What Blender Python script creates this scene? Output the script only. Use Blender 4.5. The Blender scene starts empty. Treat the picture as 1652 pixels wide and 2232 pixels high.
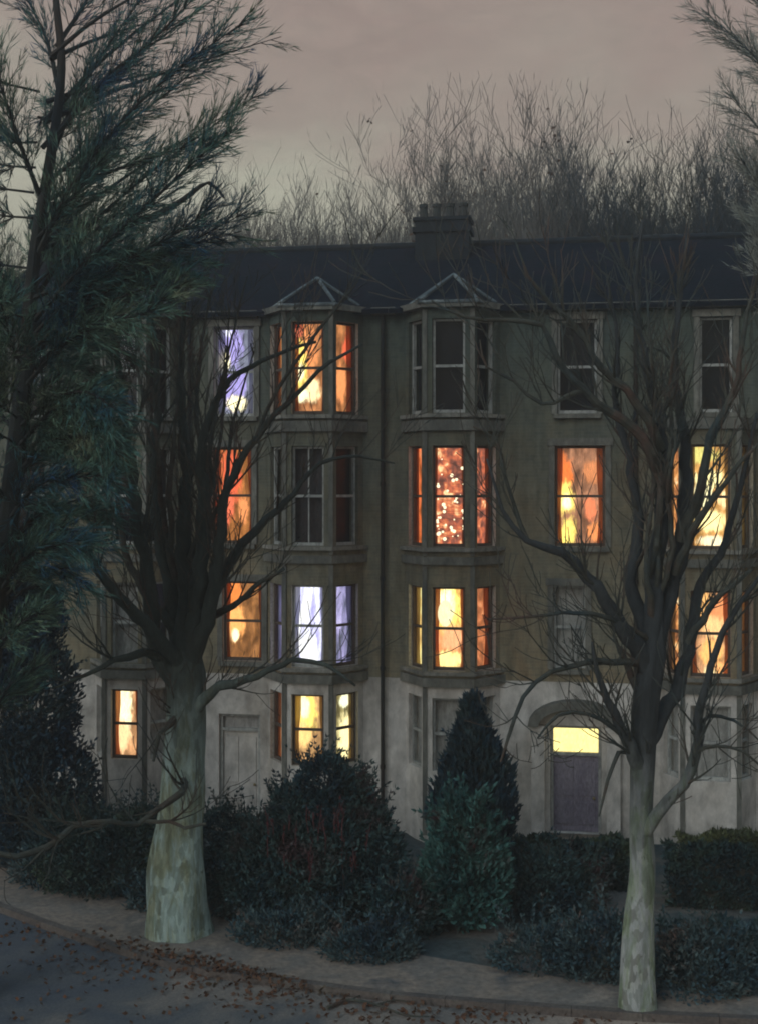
import bpy, math, random
from mathutils import Vector, Matrix, noise
SC = bpy.context.scene
COL = SC.collection
F, CX, HY, CAMZ = 2790.0, 826.0, 1050.0, 8.3     # focal length in plan units, principal column, horizon, eye height
TH = math.radians(9.6); CS, SN = math.cos(TH), math.sin(TH); Y0 = 30.0

# ------------------------------------------------------------------ helpers
class MB:
    def __init__(s): s.v = []; s.f = []
    def quad(s, a, b, c, d):
        n = len(s.v); s.v += [tuple(a), tuple(b), tuple(c), tuple(d)]; s.f.append((n, n+1, n+2, n+3))
    def tri(s, a, b, c):
        n = len(s.v); s.v += [tuple(a), tuple(b), tuple(c)]; s.f.append((n, n+1, n+2))
    def prism(s, poly, z0, z1):
        n = len(s.v); m = len(poly)
        s.v += [(p[0], p[1], z0) for p in poly] + [(p[0], p[1], z1) for p in poly]
        s.f.append(tuple(n+i for i in range(m))[::-1]); s.f.append(tuple(n+m+i for i in range(m)))
        for i in range(m):
            j = (i+1) % m; s.f.append((n+i, n+j, n+m+j, n+m+i))
    def box(s, x0, x1, y0, y1, z0, z1):
        s.prism([(x0, y0), (x1, y0), (x1, y1), (x0, y1)], z0, z1)
    def tube(s, pts, rad, k=6, cap=True, lump=0.0, seed=0):
        n0 = len(s.v); m = len(pts)
        if m < 2: return
        t = (pts[1]-pts[0]).normalized()
        a = t.orthogonal().normalized()
        for i in range(m):
            if i < m-1: t2 = (pts[i+1]-pts[i])
            else: t2 = (pts[i]-pts[i-1])
            if t2.length > 1e-9: t = t2.normalized()
            a = (a - t*a.dot(t))
            a = a.normalized() if a.length > 1e-6 else t.orthogonal().normalized()
            b = t.cross(a)
            for j in range(k):
                w = 2*math.pi*j/k; d = a*math.cos(w)+b*math.sin(w)
                r = rad[i]
                if lump: r *= 1+lump*noise.noise(Vector((d.x*1.3+seed, d.y*1.3, d.z*1.3))*1.2+pts[i]*0.7)
                p = pts[i]+d*r; s.v.append((p.x, p.y, p.z))
        for i in range(m-1):
            for j in range(k):
                j2 = (j+1) % k
                s.f.append((n0+i*k+j, n0+i*k+j2, n0+(i+1)*k+j2, n0+(i+1)*k+j))
        if cap:
            s.f.append(tuple(n0+j for j in range(k))[::-1]); s.f.append(tuple(n0+(m-1)*k+j for j in range(k)))
    def ball(s, c, rx, ry, rz, nu=10, nv=7):
        n = len(s.v)
        for i in range(nv+1):
            ph = math.pi*i/nv
            for j in range(nu):
                th = 2*math.pi*j/nu
                s.v.append((c[0]+rx*math.sin(ph)*math.cos(th), c[1]+ry*math.sin(ph)*math.sin(th), c[2]+rz*math.cos(ph)))
        for i in range(nv):
            for j in range(nu):
                j2 = (j+1) % nu
                s.f.append((n+i*nu+j, n+(i+1)*nu+j, n+(i+1)*nu+j2, n+i*nu+j2))
    def build(s, name, mat, parent=None, smooth=False):
        me = bpy.data.meshes.new(name); me.from_pydata(s.v, [], s.f); me.update()
        if smooth: me.polygons.foreach_set('use_smooth', [True]*len(me.polygons))
        me.materials.append(mat)
        o = bpy.data.objects.new(name, me); COL.objects.link(o)
        if parent is not None: o.parent = parent
        return o

def tag(o, label=None, cat=None, group=None, kind=None):
    if label: o['label'] = label
    if cat: o['category'] = cat
    if group: o['group'] = group
    if kind: o['kind'] = kind
    return o
def empty(name, loc=(0, 0, 0), rz=0.0):
    o = bpy.data.objects.new(name, None); COL.objects.link(o); o.location = loc; o.rotation_euler = (0, 0, rz); return o
def P(u, v, Y): return Vector(((u-CX)/F*Y, Y, CAMZ-(v-HY)/F*Y))
def G(u, v, z=0.0):
    Y = (CAMZ-z)*F/(v-HY); return Vector(((u-CX)/F*Y, Y, z))
def SU(u, y=0.0):
    q = u-CX; return (q*(Y0+y*CS)-F*y*SN)/(F*CS+q*SN)
def W(s, y, z=0.0): return Vector((s*CS+y*SN, Y0-s*SN+y*CS, z))
def spline(pts, rad, step=0.25):
    n = len(pts)
    P_ = [pts[0]*2-pts[1]]+list(pts)+[pts[-1]*2-pts[-2]]
    op, orr = [], []
    for i in range(n-1):
        p0, p1, p2, p3 = P_[i], P_[i+1], P_[i+2], P_[i+3]
        k = max(2, int((p2-p1).length/step))
        for j in range(k):
            t = j/k
            op.append(0.5*((2*p1)+(p2-p0)*t+(2*p0-5*p1+4*p2-p3)*t*t+(3*p1-p0-3*p2+p3)*t*t*t))
            orr.append(rad[i]*(1-t)+rad[i+1]*t)
    op.append(pts[-1].copy()); orr.append(rad[-1])
    return op, orr

# ------------------------------------------------------------------ materials
def lin(c): return tuple(((x/255)/12.92 if x/255 <= .04045 else (((x/255)+.055)/1.055)**2.4) for x in c)
def newmat(name):
    m = bpy.data.materials.new(name); m.use_nodes = True; nt = m.node_tree
    b = nt.nodes['Principled BSDF']; b.inputs['Specular IOR Level'].default_value = .25
    return m, nt, b
def ramp(nt, stops, interp='LINEAR'):
    r = nt.nodes.new('ShaderNodeValToRGB'); e = r.color_ramp; e.interpolation = interp
    while len(e.elements) < len(stops): e.elements.new(.5)
    for el, (p, c) in zip(e.elements, stops): el.position = p; el.color = (*c, 1)
    return r
def coords(nt, scale=(1, 1, 1), kind='Object', loc=(0, 0, 0), rot=(0, 0, 0)):
    t = nt.nodes.new('ShaderNodeTexCoord'); m = nt.nodes.new('ShaderNodeMapping')
    m.inputs['Scale'].default_value = scale; m.inputs['Location'].default_value = loc; m.inputs['Rotation'].default_value = rot
    if kind == 'World':
        g = nt.nodes.new('ShaderNodeNewGeometry'); nt.links.new(g.outputs['Position'], m.inputs['Vector'])
    else: nt.links.new(t.outputs[kind], m.inputs['Vector'])
    return m.outputs['Vector']
def nz(nt, vec, scale, detail=4, rough=.6, dist=0.0):
    n = nt.nodes.new('ShaderNodeTexNoise'); n.inputs['Scale'].default_value = scale; n.inputs['Detail'].default_value = detail
    n.inputs['Roughness'].default_value = rough; n.inputs['Distortion'].default_value = dist
    nt.links.new(vec, n.inputs['Vector']); return n
def mix(nt, fac, a, b, mode='MIX'):
    m = nt.nodes.new('ShaderNodeMix'); m.data_type = 'RGBA'; m.blend_type = mode
    for sock, val in ((m.inputs[0], fac), (m.inputs[6], a), (m.inputs[7], b)):
        if hasattr(val, 'is_output') or hasattr(val, 'links'): nt.links.new(val, sock)
        elif isinstance(val, (int, float)): sock.default_value = val
        else: sock.default_value = (*val, 1)
    return m.outputs[2]
def bump(nt, b, h, strength=.4, dist=.02):
    n = nt.nodes.new('ShaderNodeBump'); n.inputs['Strength'].default_value = strength; n.inputs['Distance'].default_value = dist
    nt.links.new(h, n.inputs['Height']); nt.links.new(n.outputs['Normal'], b.inputs['Normal'])
def mottle(name, cols, scale=1.0, stretch=(1, 1, 1), rough=.9, bmp=.4, bscale=9, lo=.3, hi=.7, kind='World', detail=6, bdist=.02):
    """a surface whose own colour wanders between the given tones"""
    m, nt, b = newmat(name)
    v = coords(nt, stretch, kind)
    n = nz(nt, v, scale, detail, .65, .6)
    k = len(cols)
    r = ramp(nt, [(lo+(hi-lo)*i/(k-1), c) for i, c in enumerate(cols)])
    nt.links.new(n.outputs['Fac'], r.inputs['Fac'])
    n2 = nz(nt, v, scale*bscale, 5, .7)
    r2 = ramp(nt, [(.3, (.6, .6, .6)), (.7, (1.35, 1.35, 1.35))])
    nt.links.new(n2.outputs['Fac'], r2.inputs['Fac'])
    nt.links.new(mix(nt, 1.0, r.outputs['Color'], r2.outputs['Color'], 'MULTIPLY'), b.inputs['Base Color'])
    b.inputs['Roughness'].default_value = rough
    if bmp: bump(nt, b, n2.outputs['Fac'], bmp, bdist)
    return m
def brickmat(name, c1, c2, mortar, tint):
    m, nt, b = newmat(name)
    t = nt.nodes.new('ShaderNodeTexCoord'); sx = nt.nodes.new('ShaderNodeSeparateXYZ'); nt.links.new(t.outputs['Object'], sx.inputs[0])
    ad = nt.nodes.new('ShaderNodeMath'); ad.operation = 'ADD'; nt.links.new(sx.outputs['X'], ad.inputs[0]); nt.links.new(sx.outputs['Y'], ad.inputs[1])
    cb = nt.nodes.new('ShaderNodeCombineXYZ'); nt.links.new(ad.outputs[0], cb.inputs['X']); nt.links.new(sx.outputs['Z'], cb.inputs['Y'])
    br = nt.nodes.new('ShaderNodeTexBrick'); nt.links.new(cb.outputs[0], br.inputs['Vector'])
    br.inputs['Scale'].default_value = 1.0; br.inputs['Brick Width'].default_value = .225; br.inputs['Row Height'].default_value = .075
    br.inputs['Mortar Size'].default_value = .006; br.inputs['Color1'].default_value = (*c1, 1); br.inputs['Color2'].default_value = (*c2, 1)
    br.inputs['Mortar'].default_value = (*mortar, 1)
    n = nz(nt, coords(nt, (1, 1, .6), 'World'), .55, 6, .65, .7)
    r = ramp(nt, [(.3, tint[0]), (.5, tint[1]), (.7, tint[2])]); nt.links.new(n.outputs['Fac'], r.inputs['Fac'])
    n3 = nz(nt, coords(nt, (1, 1, .25), 'World'), 5, 4, .7)
    r3 = ramp(nt, [(.3, (.65, .65, .65)), (.7, (1.3, 1.3, 1.3))]); nt.links.new(n3.outputs['Fac'], r3.inputs['Fac'])
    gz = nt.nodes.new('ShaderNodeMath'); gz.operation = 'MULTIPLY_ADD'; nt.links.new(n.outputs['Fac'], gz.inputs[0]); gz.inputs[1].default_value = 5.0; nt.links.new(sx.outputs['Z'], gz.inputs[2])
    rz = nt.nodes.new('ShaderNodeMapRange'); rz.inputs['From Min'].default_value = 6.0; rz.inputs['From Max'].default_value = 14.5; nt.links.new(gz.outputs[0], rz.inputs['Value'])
    hz_ = mix(nt, rz.outputs[0], (2.15, 1.80, 1.48), (.60, .76, .80))  # lower brick warmed and lightened: spill of window light put into the colour
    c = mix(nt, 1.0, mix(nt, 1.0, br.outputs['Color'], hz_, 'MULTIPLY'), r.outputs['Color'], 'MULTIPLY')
    nt.links.new(mix(nt, 1.0, c, r3.outputs['Color'], 'MULTIPLY'), b.inputs['Base Color'])
    b.inputs['Roughness'].default_value = .95
    bump(nt, b, br.outputs['Fac'], -.3, .01)
    return m
def glow(name, stops, seed, strength=1.0, sc=(2.2, 2.2, 1.0), scale=1.6, patch=.5, spots=()):
    """lamp light behind a curtain or blind: uneven patches of warm or cool light"""
    m = bpy.data.materials.new(name); m.use_nodes = True; nt = m.node_tree
    for n in list(nt.nodes): nt.nodes.remove(n)
    out = nt.nodes.new('ShaderNodeOutputMaterial'); em = nt.nodes.new('ShaderNodeEmission')
    v = coords(nt, sc, 'Object', loc=(seed*3.7, seed*1.9, seed*2.3))
    n = nz(nt, v, scale, 3, .55, .9)
    vo = nt.nodes.new('ShaderNodeTexVoronoi'); vo.feature = 'SMOOTH_F1'; vo.inputs['Scale'].default_value = 3.2; vo.inputs['Smoothness'].default_value = .8; nt.links.new(v, vo.inputs['Vector'])
    sep = nt.nodes.new('ShaderNodeSeparateColor'); nt.links.new(vo.outputs['Color'], sep.inputs[0])
    mx = nt.nodes.new('ShaderNodeMix'); mx.data_type = 'FLOAT'; mx.inputs[0].default_value = patch*.45
    nt.links.new(n.outputs['Fac'], mx.inputs[2]); nt.links.new(sep.outputs[0], mx.inputs[3])
    r = ramp(nt, stops); nt.links.new(mx.outputs[0], r.inputs['Fac'])
    fn = nz(nt, coords(nt, (9, 9, 2), 'Object'), 4, 4, .7)
    r2 = ramp(nt, [(.3, (.72, .72, .72)), (.7, (1.2, 1.2, 1.2))]); nt.links.new(fn.outputs['Fac'], r2.inputs['Fac'])
    base = r.outputs['Color']
    if spots:      # lamp light on the blind, put into the glow colour as ragged patches
        tc = nt.nodes.new('ShaderNodeTexCoord'); sx = nt.nodes.new('ShaderNodeSeparateXYZ'); nt.links.new(tc.outputs['Object'], sx.inputs[0])
        dn = nz(nt, coords(nt, (1, 1, .45), 'Object', loc=(seed, 0, 0)), 9, 3, .6)
        def mth(op, a, b):
            q = nt.nodes.new('ShaderNodeMath'); q.operation = op
            for k, val in ((0, a), (1, b)):
                if hasattr(val, 'is_output'): nt.links.new(val, q.inputs[k])
                else: q.inputs[k].default_value = val
            return q.outputs[0]
        for (x0, z0, rx, rz, c) in spots:
            dx = mth('MULTIPLY', mth('SUBTRACT', sx.outputs['X'], x0), 1/rx); dz = mth('MULTIPLY', mth('SUBTRACT', sx.outputs['Z'], z0), 1/rz)
            d = mth('SQRT', mth('ADD', mth('MULTIPLY', dx, dx), mth('MULTIPLY', dz, dz)), 0.0)
            d = mth('ADD', d, mth('MULTIPLY', mth('SUBTRACT', dn.outputs['Fac'], .5), 1.5))
            mr = nt.nodes.new('ShaderNodeMapRange'); mr.interpolation_type = 'SMOOTHSTEP'; mr.inputs['From Min'].default_value = 1.35; mr.inputs['From Max'].default_value = .65
            nt.links.new(d, mr.inputs['Value']); base = mix(nt, mr.outputs[0], base, c)
    nt.links.new(mix(nt, 1.0, base, r2.outputs['Color'], 'MULTIPLY'), em.inputs['Color'])
    em.inputs['Strength'].default_value = strength
    nt.links.new(em.outputs[0], out.inputs['Surface'])
    return m
def lampmat(name, col, strength):
    m = bpy.data.materials.new(name); m.use_nodes = True; nt = m.node_tree
    for n in list(nt.nodes): nt.nodes.remove(n)
    out = nt.nodes.new('ShaderNodeOutputMaterial'); em = nt.nodes.new('ShaderNodeEmission')
    n = nz(nt, coords(nt, (9, 9, 3)), 3, 3, .6)
    r = ramp(nt, [(.35, tuple(x*.75 for x in col)), (.65, col)]); nt.links.new(n.outputs['Fac'], r.inputs['Fac'])
    nt.links.new(r.outputs['Color'], em.inputs['Color']); em.inputs['Strength'].default_value = strength
    nt.links.new(em.outputs[0], out.inputs['Surface']); return m

M = {}
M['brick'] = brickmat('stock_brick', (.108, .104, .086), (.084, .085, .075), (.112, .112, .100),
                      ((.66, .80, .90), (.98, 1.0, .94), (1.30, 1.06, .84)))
M['brick_dark'] = brickmat('sooty_brick', (.026, .027, .030), (.020, .020, .023), (.028, .03, .032),
                           ((.8, .9, 1.1), (1, 1, 1), (1.3, .95, .85)))
M['brick_wall'] = brickmat('garden_brick', (.060, .048, .046), (.042, .042, .046), (.06, .06, .06),
                           ((.6, .75, .95), (.95, .95, .9), (1.35, .9, .75)))
M['stucco'] = mottle('painted_stucco', [(.33, .295, .255), (.48, .445, .405), (.60, .565, .53)], .55, (1, 1, .6), bscale=5, bmp=.2)
M['stone'] = mottle('sooty_stone', [(.075, .080, .075), (.125, .122, .105), (.19, .185, .16)], 1.4, (1, 1, .5), bscale=6)
M['slate'] = mottle('roof_slate', [(.004, .008, .014), (.008, .012, .018), (.014, .012, .019)], .8, (1, 1, 1.5), rough=.75, bscale=8, bmp=.5)
M['slate'].node_tree.nodes['Principled BSDF'].inputs['Specular IOR Level'].default_value = .04; M['slate'].node_tree.nodes['Principled BSDF'].inputs['Roughness'].default_value = 1.0
M['lead'] = mottle('lead_flashing', [(.03, .04, .045), (.07, .085, .09), (.24, .26, .25)], 2.6, rough=.6)
M['white'] = mottle('old_white_paint', [(.20, .205, .20), (.32, .32, .30), (.40, .40, .37)], 2.4, (1, 1, .5), bscale=5)
M['plaster'] = mottle('glow_lining_plaster', [(.30, .27, .23), (.45, .42, .37)], 2.5)
M['sillstone'] = mottle('weathered_sill', [(.10, .10, .09), (.19, .18, .155), (.30, .285, .25)], 1.8, (1, 1, .5), bscale=5)
M['frame_backlit'] = mottle('backlit_sash_brown', [(.07, .05, .04), (.12, .09, .07)], 3)
M['pot'] = mottle('terracotta', [(.03, .04, .04), (.05, .045, .04)], 4)
M['door'] = mottle('door_paint', [(.15, .13, .175), (.24, .215, .255)], 3, (1, 1, .3), rough=.5)
M['doordark'] = mottle('dull_grey_door_paint', [(.16, .16, .155), (.24, .235, .23)], 3, (1, 1, .3), rough=.5)
M['metal'] = mottle('brass', [(.2, .15, .08), (.3, .24, .12)], 8, rough=.4)
M['coping'] = mottle('coping_stone', [(.10, .08, .06), (.20, .15, .11), (.15, .13, .115)], 1.5, bscale=8)
def roadmat():
    m, nt, b = newmat('asphalt'); g = nt.nodes.new('ShaderNodeNewGeometry'); sx = nt.nodes.new('ShaderNodeSeparateXYZ'); nt.links.new(g.outputs['Position'], sx.inputs[0])
    n = nz(nt, coords(nt, (1, 1, 1), 'World'), .45, 6, .65, .8); ma = nt.nodes.new('ShaderNodeMath'); ma.operation = 'MULTIPLY_ADD'
    nt.links.new(sx.outputs['X'], ma.inputs[0]); ma.inputs[1].default_value = .045; nt.links.new(n.outputs['Fac'], ma.inputs[2])
    r = ramp(nt, [(.20, (.070, .076, .088)), (.36, (.105, .102, .100)), (.52, (.20, .165, .14)), (.70, (.33, .25, .20))]); nt.links.new(ma.outputs[0], r.inputs['Fac'])
    n2 = nz(nt, coords(nt, (1, 1, 1), 'World'), 22, 5, .75); r2 = ramp(nt, [(.3, (.6, .6, .6)), (.7, (1.35, 1.35, 1.35))]); nt.links.new(n2.outputs['Fac'], r2.inputs['Fac'])
    nt.links.new(mix(nt, 1.0, r.outputs['Color'], r2.outputs['Color'], 'MULTIPLY'), b.inputs['Base Color']); b.inputs['Roughness'].default_value = .8; bump(nt, b, n2.outputs['Fac'], .5, .015)
    return m
M['road'] = roadmat()
M['pave'] = mottle('pavement', [(.075, .076, .08), (.22, .17, .135), (.15, .13, .115), (.30, .235, .19)], .7, bscale=12, bmp=.3)
M['kerb'] = mottle('granite_kerb', [(.05, .05, .052), (.10, .080, .070), (.13, .115, .10)], 1.2, bscale=14)
M['soil'] = mottle('garden_soil', [(.024, .045, .058), (.060, .072, .072), (.16, .125, .10)], .5, bscale=14, bmp=.8, bdist=.06)
M['path'] = mottle('path_gravel', [(.075, .08, .085), (.13, .115, .105), (.10, .095, .10)], 1.0, bscale=9)
M['bark_dark'] = mottle('wet_bark', [(.018, .028, .036), (.038, .042, .036), (.070, .052, .036)], 1.1, (1, 1, .35), bscale=9, bmp=.6)
M['bark_red'] = mottle('young_twig_bark', [(.028, .042, .046), (.050, .050, .040), (.085, .045, .034)], .9, (1, 1, 1), bscale=6)
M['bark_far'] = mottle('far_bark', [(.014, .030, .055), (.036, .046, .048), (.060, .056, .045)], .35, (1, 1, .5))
M['bark_mist'] = mottle('misty_bark', [(.055, .066, .075), (.10, .095, .085), (.14, .13, .12)], .3, (1, 1, .5))  # bark tones paled so the colour itself carries the haze fade
M['bark_evergreen'] = mottle('fir_bark', [(.008, .014, .022), (.02, .022, .02), (.034, .02, .014)], 1.3, (1, 1, .35))
M['rust_leaf'] = mottle('withered_leaf', [(.05, .03, .02), (.10, .045, .025), (.07, .055, .035)], 2.5)

def planebark(name, pale, green, dark, z0, z1, seed):
    """lichen covered bole: the bark is bare and pale low down and rough and dark above the fork"""
    m, nt, b = newmat(name)
    g = nt.nodes.new('ShaderNodeNewGeometry'); s = nt.nodes.new('ShaderNodeSeparateXYZ'); nt.links.new(g.outputs['Position'], s.inputs[0])
    v = coords(nt, (1.6, 1.6, .35), 'World', loc=(seed, 0, 0)); n = nz(nt, v, 2.2, 6, .65, 1.0)
    r = ramp(nt, [(.22, dark[1]), (.40, green), (.54, pale), (.80, tuple(x*1.1 for x in pale))]); nt.links.new(n.outputs['Fac'], r.inputs['Fac'])
    vw = coords(nt, (1, 1, .42), 'World'); wn = nz(nt, vw, 5, 3, .6); wv = nt.nodes.new('ShaderNodeVectorMath'); wv.operation = 'MULTIPLY_ADD'
    nt.links.new(wn.outputs['Color'], wv.inputs[0]); wv.inputs[1].default_value = (.22, .22, .22); nt.links.new(vw, wv.inputs[2])
    vo = nt.nodes.new('ShaderNodeTexVoronoi'); vo.inputs['Scale'].default_value = 11; nt.links.new(wv.outputs[0], vo.inputs['Vector'])
    vs = nt.nodes.new('ShaderNodeSeparateColor'); nt.links.new(vo.outputs['Color'], vs.inputs[0])
    vr = ramp(nt, [(.0, (.62, .60, .55)), (.35, (.85, .88, .84)), (.6, (1.05, 1.05, 1.05)), (1, (1.18, 1.16, 1.1))]); nt.links.new(vs.outputs[0], vr.inputs['Fac'])
    vm = mix(nt, 1.0, r.outputs['Color'], vr.outputs['Color'], 'MULTIPLY')
    n2 = nz(nt, coords(nt, (1, 1, .3), 'World'), 1.6, 5, .7, .5)
    ad = nt.nodes.new('ShaderNodeMath'); ad.operation = 'MULTIPLY_ADD'; nt.links.new(n2.outputs['Fac'], ad.inputs[0]); ad.inputs[1].default_value = 2.2
    nt.links.new(s.outputs['Z'], ad.inputs[2])
    mr = nt.nodes.new('ShaderNodeMapRange'); mr.inputs['From Min'].default_value = z0+.5; mr.inputs['From Max'].default_value = z1+1.6
    nt.links.new(ad.outputs[0], mr.inputs['Value'])
    c = mix(nt, mr.outputs[0], vm, dark[0])
    n3 = nz(nt, coords(nt, (1, 1, .25), 'World'), 14, 5, .7)
    r3 = ramp(nt, [(.3, (.7, .7, .7)), (.7, (1.2, 1.2, 1.2))]); nt.links.new(n3.outputs['Fac'], r3.inputs['Fac'])
    nt.links.new(mix(nt, 1.0, c, r3.outputs['Color'], 'MULTIPLY'), b.inputs['Base Color'])
    b.inputs['Roughness'].default_value = .95; bump(nt, b, n3.outputs['Fac'], .7, .03)
    return m
def leafmat(name, cols, scale=.9, stretch=(1, 1, 1), lo=.34, hi=.66):
    m, nt, b = newmat(name)
    n = nz(nt, coords(nt, stretch, 'World'), scale, 5, .7, .5)
    k = len(cols); r = ramp(nt, [(lo+(hi-lo)*i/(k-1), c) for i, c in enumerate(cols)]); nt.links.new(n.outputs['Fac'], r.inputs['Fac'])
    n2 = nz(nt, coords(nt, (1, 1, 1), 'World'), 9, 3, .7)
    r2 = ramp(nt, [(.3, (.5, .5, .5)), (.7, (1.6, 1.6, 1.6))]); nt.links.new(n2.outputs['Fac'], r2.inputs['Fac'])
    nt.links.new(mix(nt, 1.0, r.outputs['Color'], r2.outputs['Color'], 'MULTIPLY'), b.inputs['Base Color'])
    b.inputs['Roughness'].default_value = .7
    return m
M['fir'] = leafmat('fir_needles', [(.008, .044, .112), (.028, .088, .085), (.085, .145, .095), (.19, .20, .125)], .55)
M['yew'] = leafmat('yew_leaves', [(.005, .016, .030), (.012, .036, .046), (.034, .066, .062), (.05, .028, .03)], .9)
M['teal'] = leafmat('juniper_leaves', [(.006, .018, .026), (.014, .055, .054), (.040, .105, .092), (.05, .020, .024)], 1.3, (1, 1, .6))
M['hedge'] = leafmat('privet_leaves', [(.005, .014, .022), (.013, .034, .036), (.040, .056, .030)], 1.1)
M['laurel'] = leafmat('dark_conifer_leaves', [(.004, .016, .040), (.009, .030, .048), (.024, .042, .040)], .8)
M['bluish'] = leafmat('blue_green_leaves', [(.008, .024, .042), (.022, .050, .062), (.050, .078, .078), (.10, .06, .05)], 1.0)
M['grassy'] = leafmat('yellow_green_leaves', [(.03, .04, .02), (.10, .11, .04)], 1.1)
def glassmat():
    m = bpy.data.materials.new('window_glass'); m.use_nodes = True; nt = m.node_tree
    for n in list(nt.nodes): nt.nodes.remove(n)
    out = nt.nodes.new('ShaderNodeOutputMaterial'); t = nt.nodes.new('ShaderNodeBsdfTransparent'); g = nt.nodes.new('ShaderNodeBsdfGlossy')
    t.inputs['Color'].default_value = (.96, .97, .96, 1); g.inputs['Roughness'].default_value = .12
    x = nt.nodes.new('ShaderNodeMixShader'); x.inputs[0].default_value = .02
    nt.links.new(t.outputs[0], x.inputs[1]); nt.links.new(g.outputs[0], x.inputs[2]); nt.links.new(x.outputs[0], out.inputs[0]); return m
M['glass'] = glassmat()
M['room_dark'] = mottle('unlit_room', [(.001, .002, .005), (.003, .006, .012)], 1.5, kind='Object')
M['room_brown'] = mottle('unlit_brown_room', [(.035, .032, .036), (.055, .045, .045), (.03, .04, .048)], 2.5, (1, 1, .4), kind='Object')
M['room_grey'] = mottle('drawn_grey_blind', [(.26, .25, .235), (.36, .345, .325)], 1.5, (1, 1, .3), kind='Object')
A = [(.25, (.10, .045, .018)), (.38, (.34, .12, .035)), (.50, (.75, .28, .07)), (.60, (1.0, .62, .22)), (.70, (1.0, .93, .50))]
LIT = {
 'lav': glow('lavender_light', [(.30, (.12, .13, .17)), (.42, (.34, .33, .62)), (.55, (.52, .48, .86)), (.66, (.9, .85, .98)), (.72, (1, .92, .62))], 1.0),
 'amber': glow('amber_light', A, 2.0, 1.0),
 'fire': glow('fire_orange_light', [(.28, (.10, .035, .012)), (.42, (.36, .09, .022)), (.52, (.72, .15, .04)), (.62, (.8, .2, .07)), (.74, (.9, .35, .15))], 3.1, 1.3),
 'rust': glow('rust_light', [(.28, (.12, .06, .025)), (.45, (.32, .13, .04)), (.56, (.62, .22, .05)), (.66, (.95, .5, .14)), (.75, (1, .85, .4))], 4.4, .8),
 'tree': glow('coral_light', [(.28, (.10, .04, .03)), (.42, (.26, .085, .055)), (.54, (.55, .13, .06)), (.63, (.72, .24, .10)), (.72, (1, .7, .35))], 5.2, 1.5, (2.6, 2.6, 2.2), 2.4, .9),
 'peach': glow('peach_light', [(.28, (.50, .16, .05)), (.42, (.90, .38, .13)), (.53, (1, .62, .27)), (.63, (1, .78, .33)), (.72, (1, .93, .62))], 6.6, 1.0, (2.4, 2.4, 1.6)),
 'peachdim': glow('dim_peach_light', [(.28, (.16, .06, .03)), (.45, (.40, .13, .05)), (.56, (.68, .22, .085)), (.70, (.85, .4, .18))], 7.2, 1.3, (2.4, 2.4, 1.6)),
 'white': glow('white_light', [(.30, (.50, .47, .85)), (.42, (.72, .72, .98)), (.52, (1, 1, 1)), (.75, (1.15, 1.15, 1.2))], 8.3, 1.5, (3.5, 3.5, .6)),
 'violet': glow('violet_light', [(.30, (.10, .11, .16)), (.46, (.30, .28, .50)), (.56, (.56, .50, .86)), (.75, (.70, .66, .95))], 9.5, 1.2, (3.0, 3.0, .7)),
 'gold': glow('golden_light', [(.28, (.22, .15, .06)), (.42, (.50, .34, .13)), (.52, (.85, .66, .28)), (.62, (1, .86, .45)), (.72, (1, .97, .75))], 10.4, .95, (2.2, 2.2, 1.8), 2.0, .8),
 'ember': glow('golden_orange_light', [(.28, (.14, .06, .025)), (.42, (.38, .14, .05)), (.52, (.68, .28, .08)), (.62, (.9, .48, .2)), (.72, (1, .85, .5))], 11.7, 1.4, (2.2, 2.2, 1.6), 2.0, .7),
 'yellow': glow('yellow_light', [(.28, (.45, .25, .09)), (.42, (.90, .62, .20)), (.52, (1, .86, .34)), (.75, (1, .95, .55))], 12.9, 1.4),
 'hall': lampmat('fanlight_glow', (1.0, .84, .30), 1.9),
}
M['bulb'] = lampmat('fairy_bulb', (1.0, .86, .55), 2.2)
M['lantern'] = lampmat('lantern_paper', (1.0, .90, .55), 1.5)
M['shade_red'] = lampmat('red_lampshade', (1.0, .24, .12), 1.05)
M['tube'] = lampmat('warm_lampshade', (1.0, .93, .70), 1.35)

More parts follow.
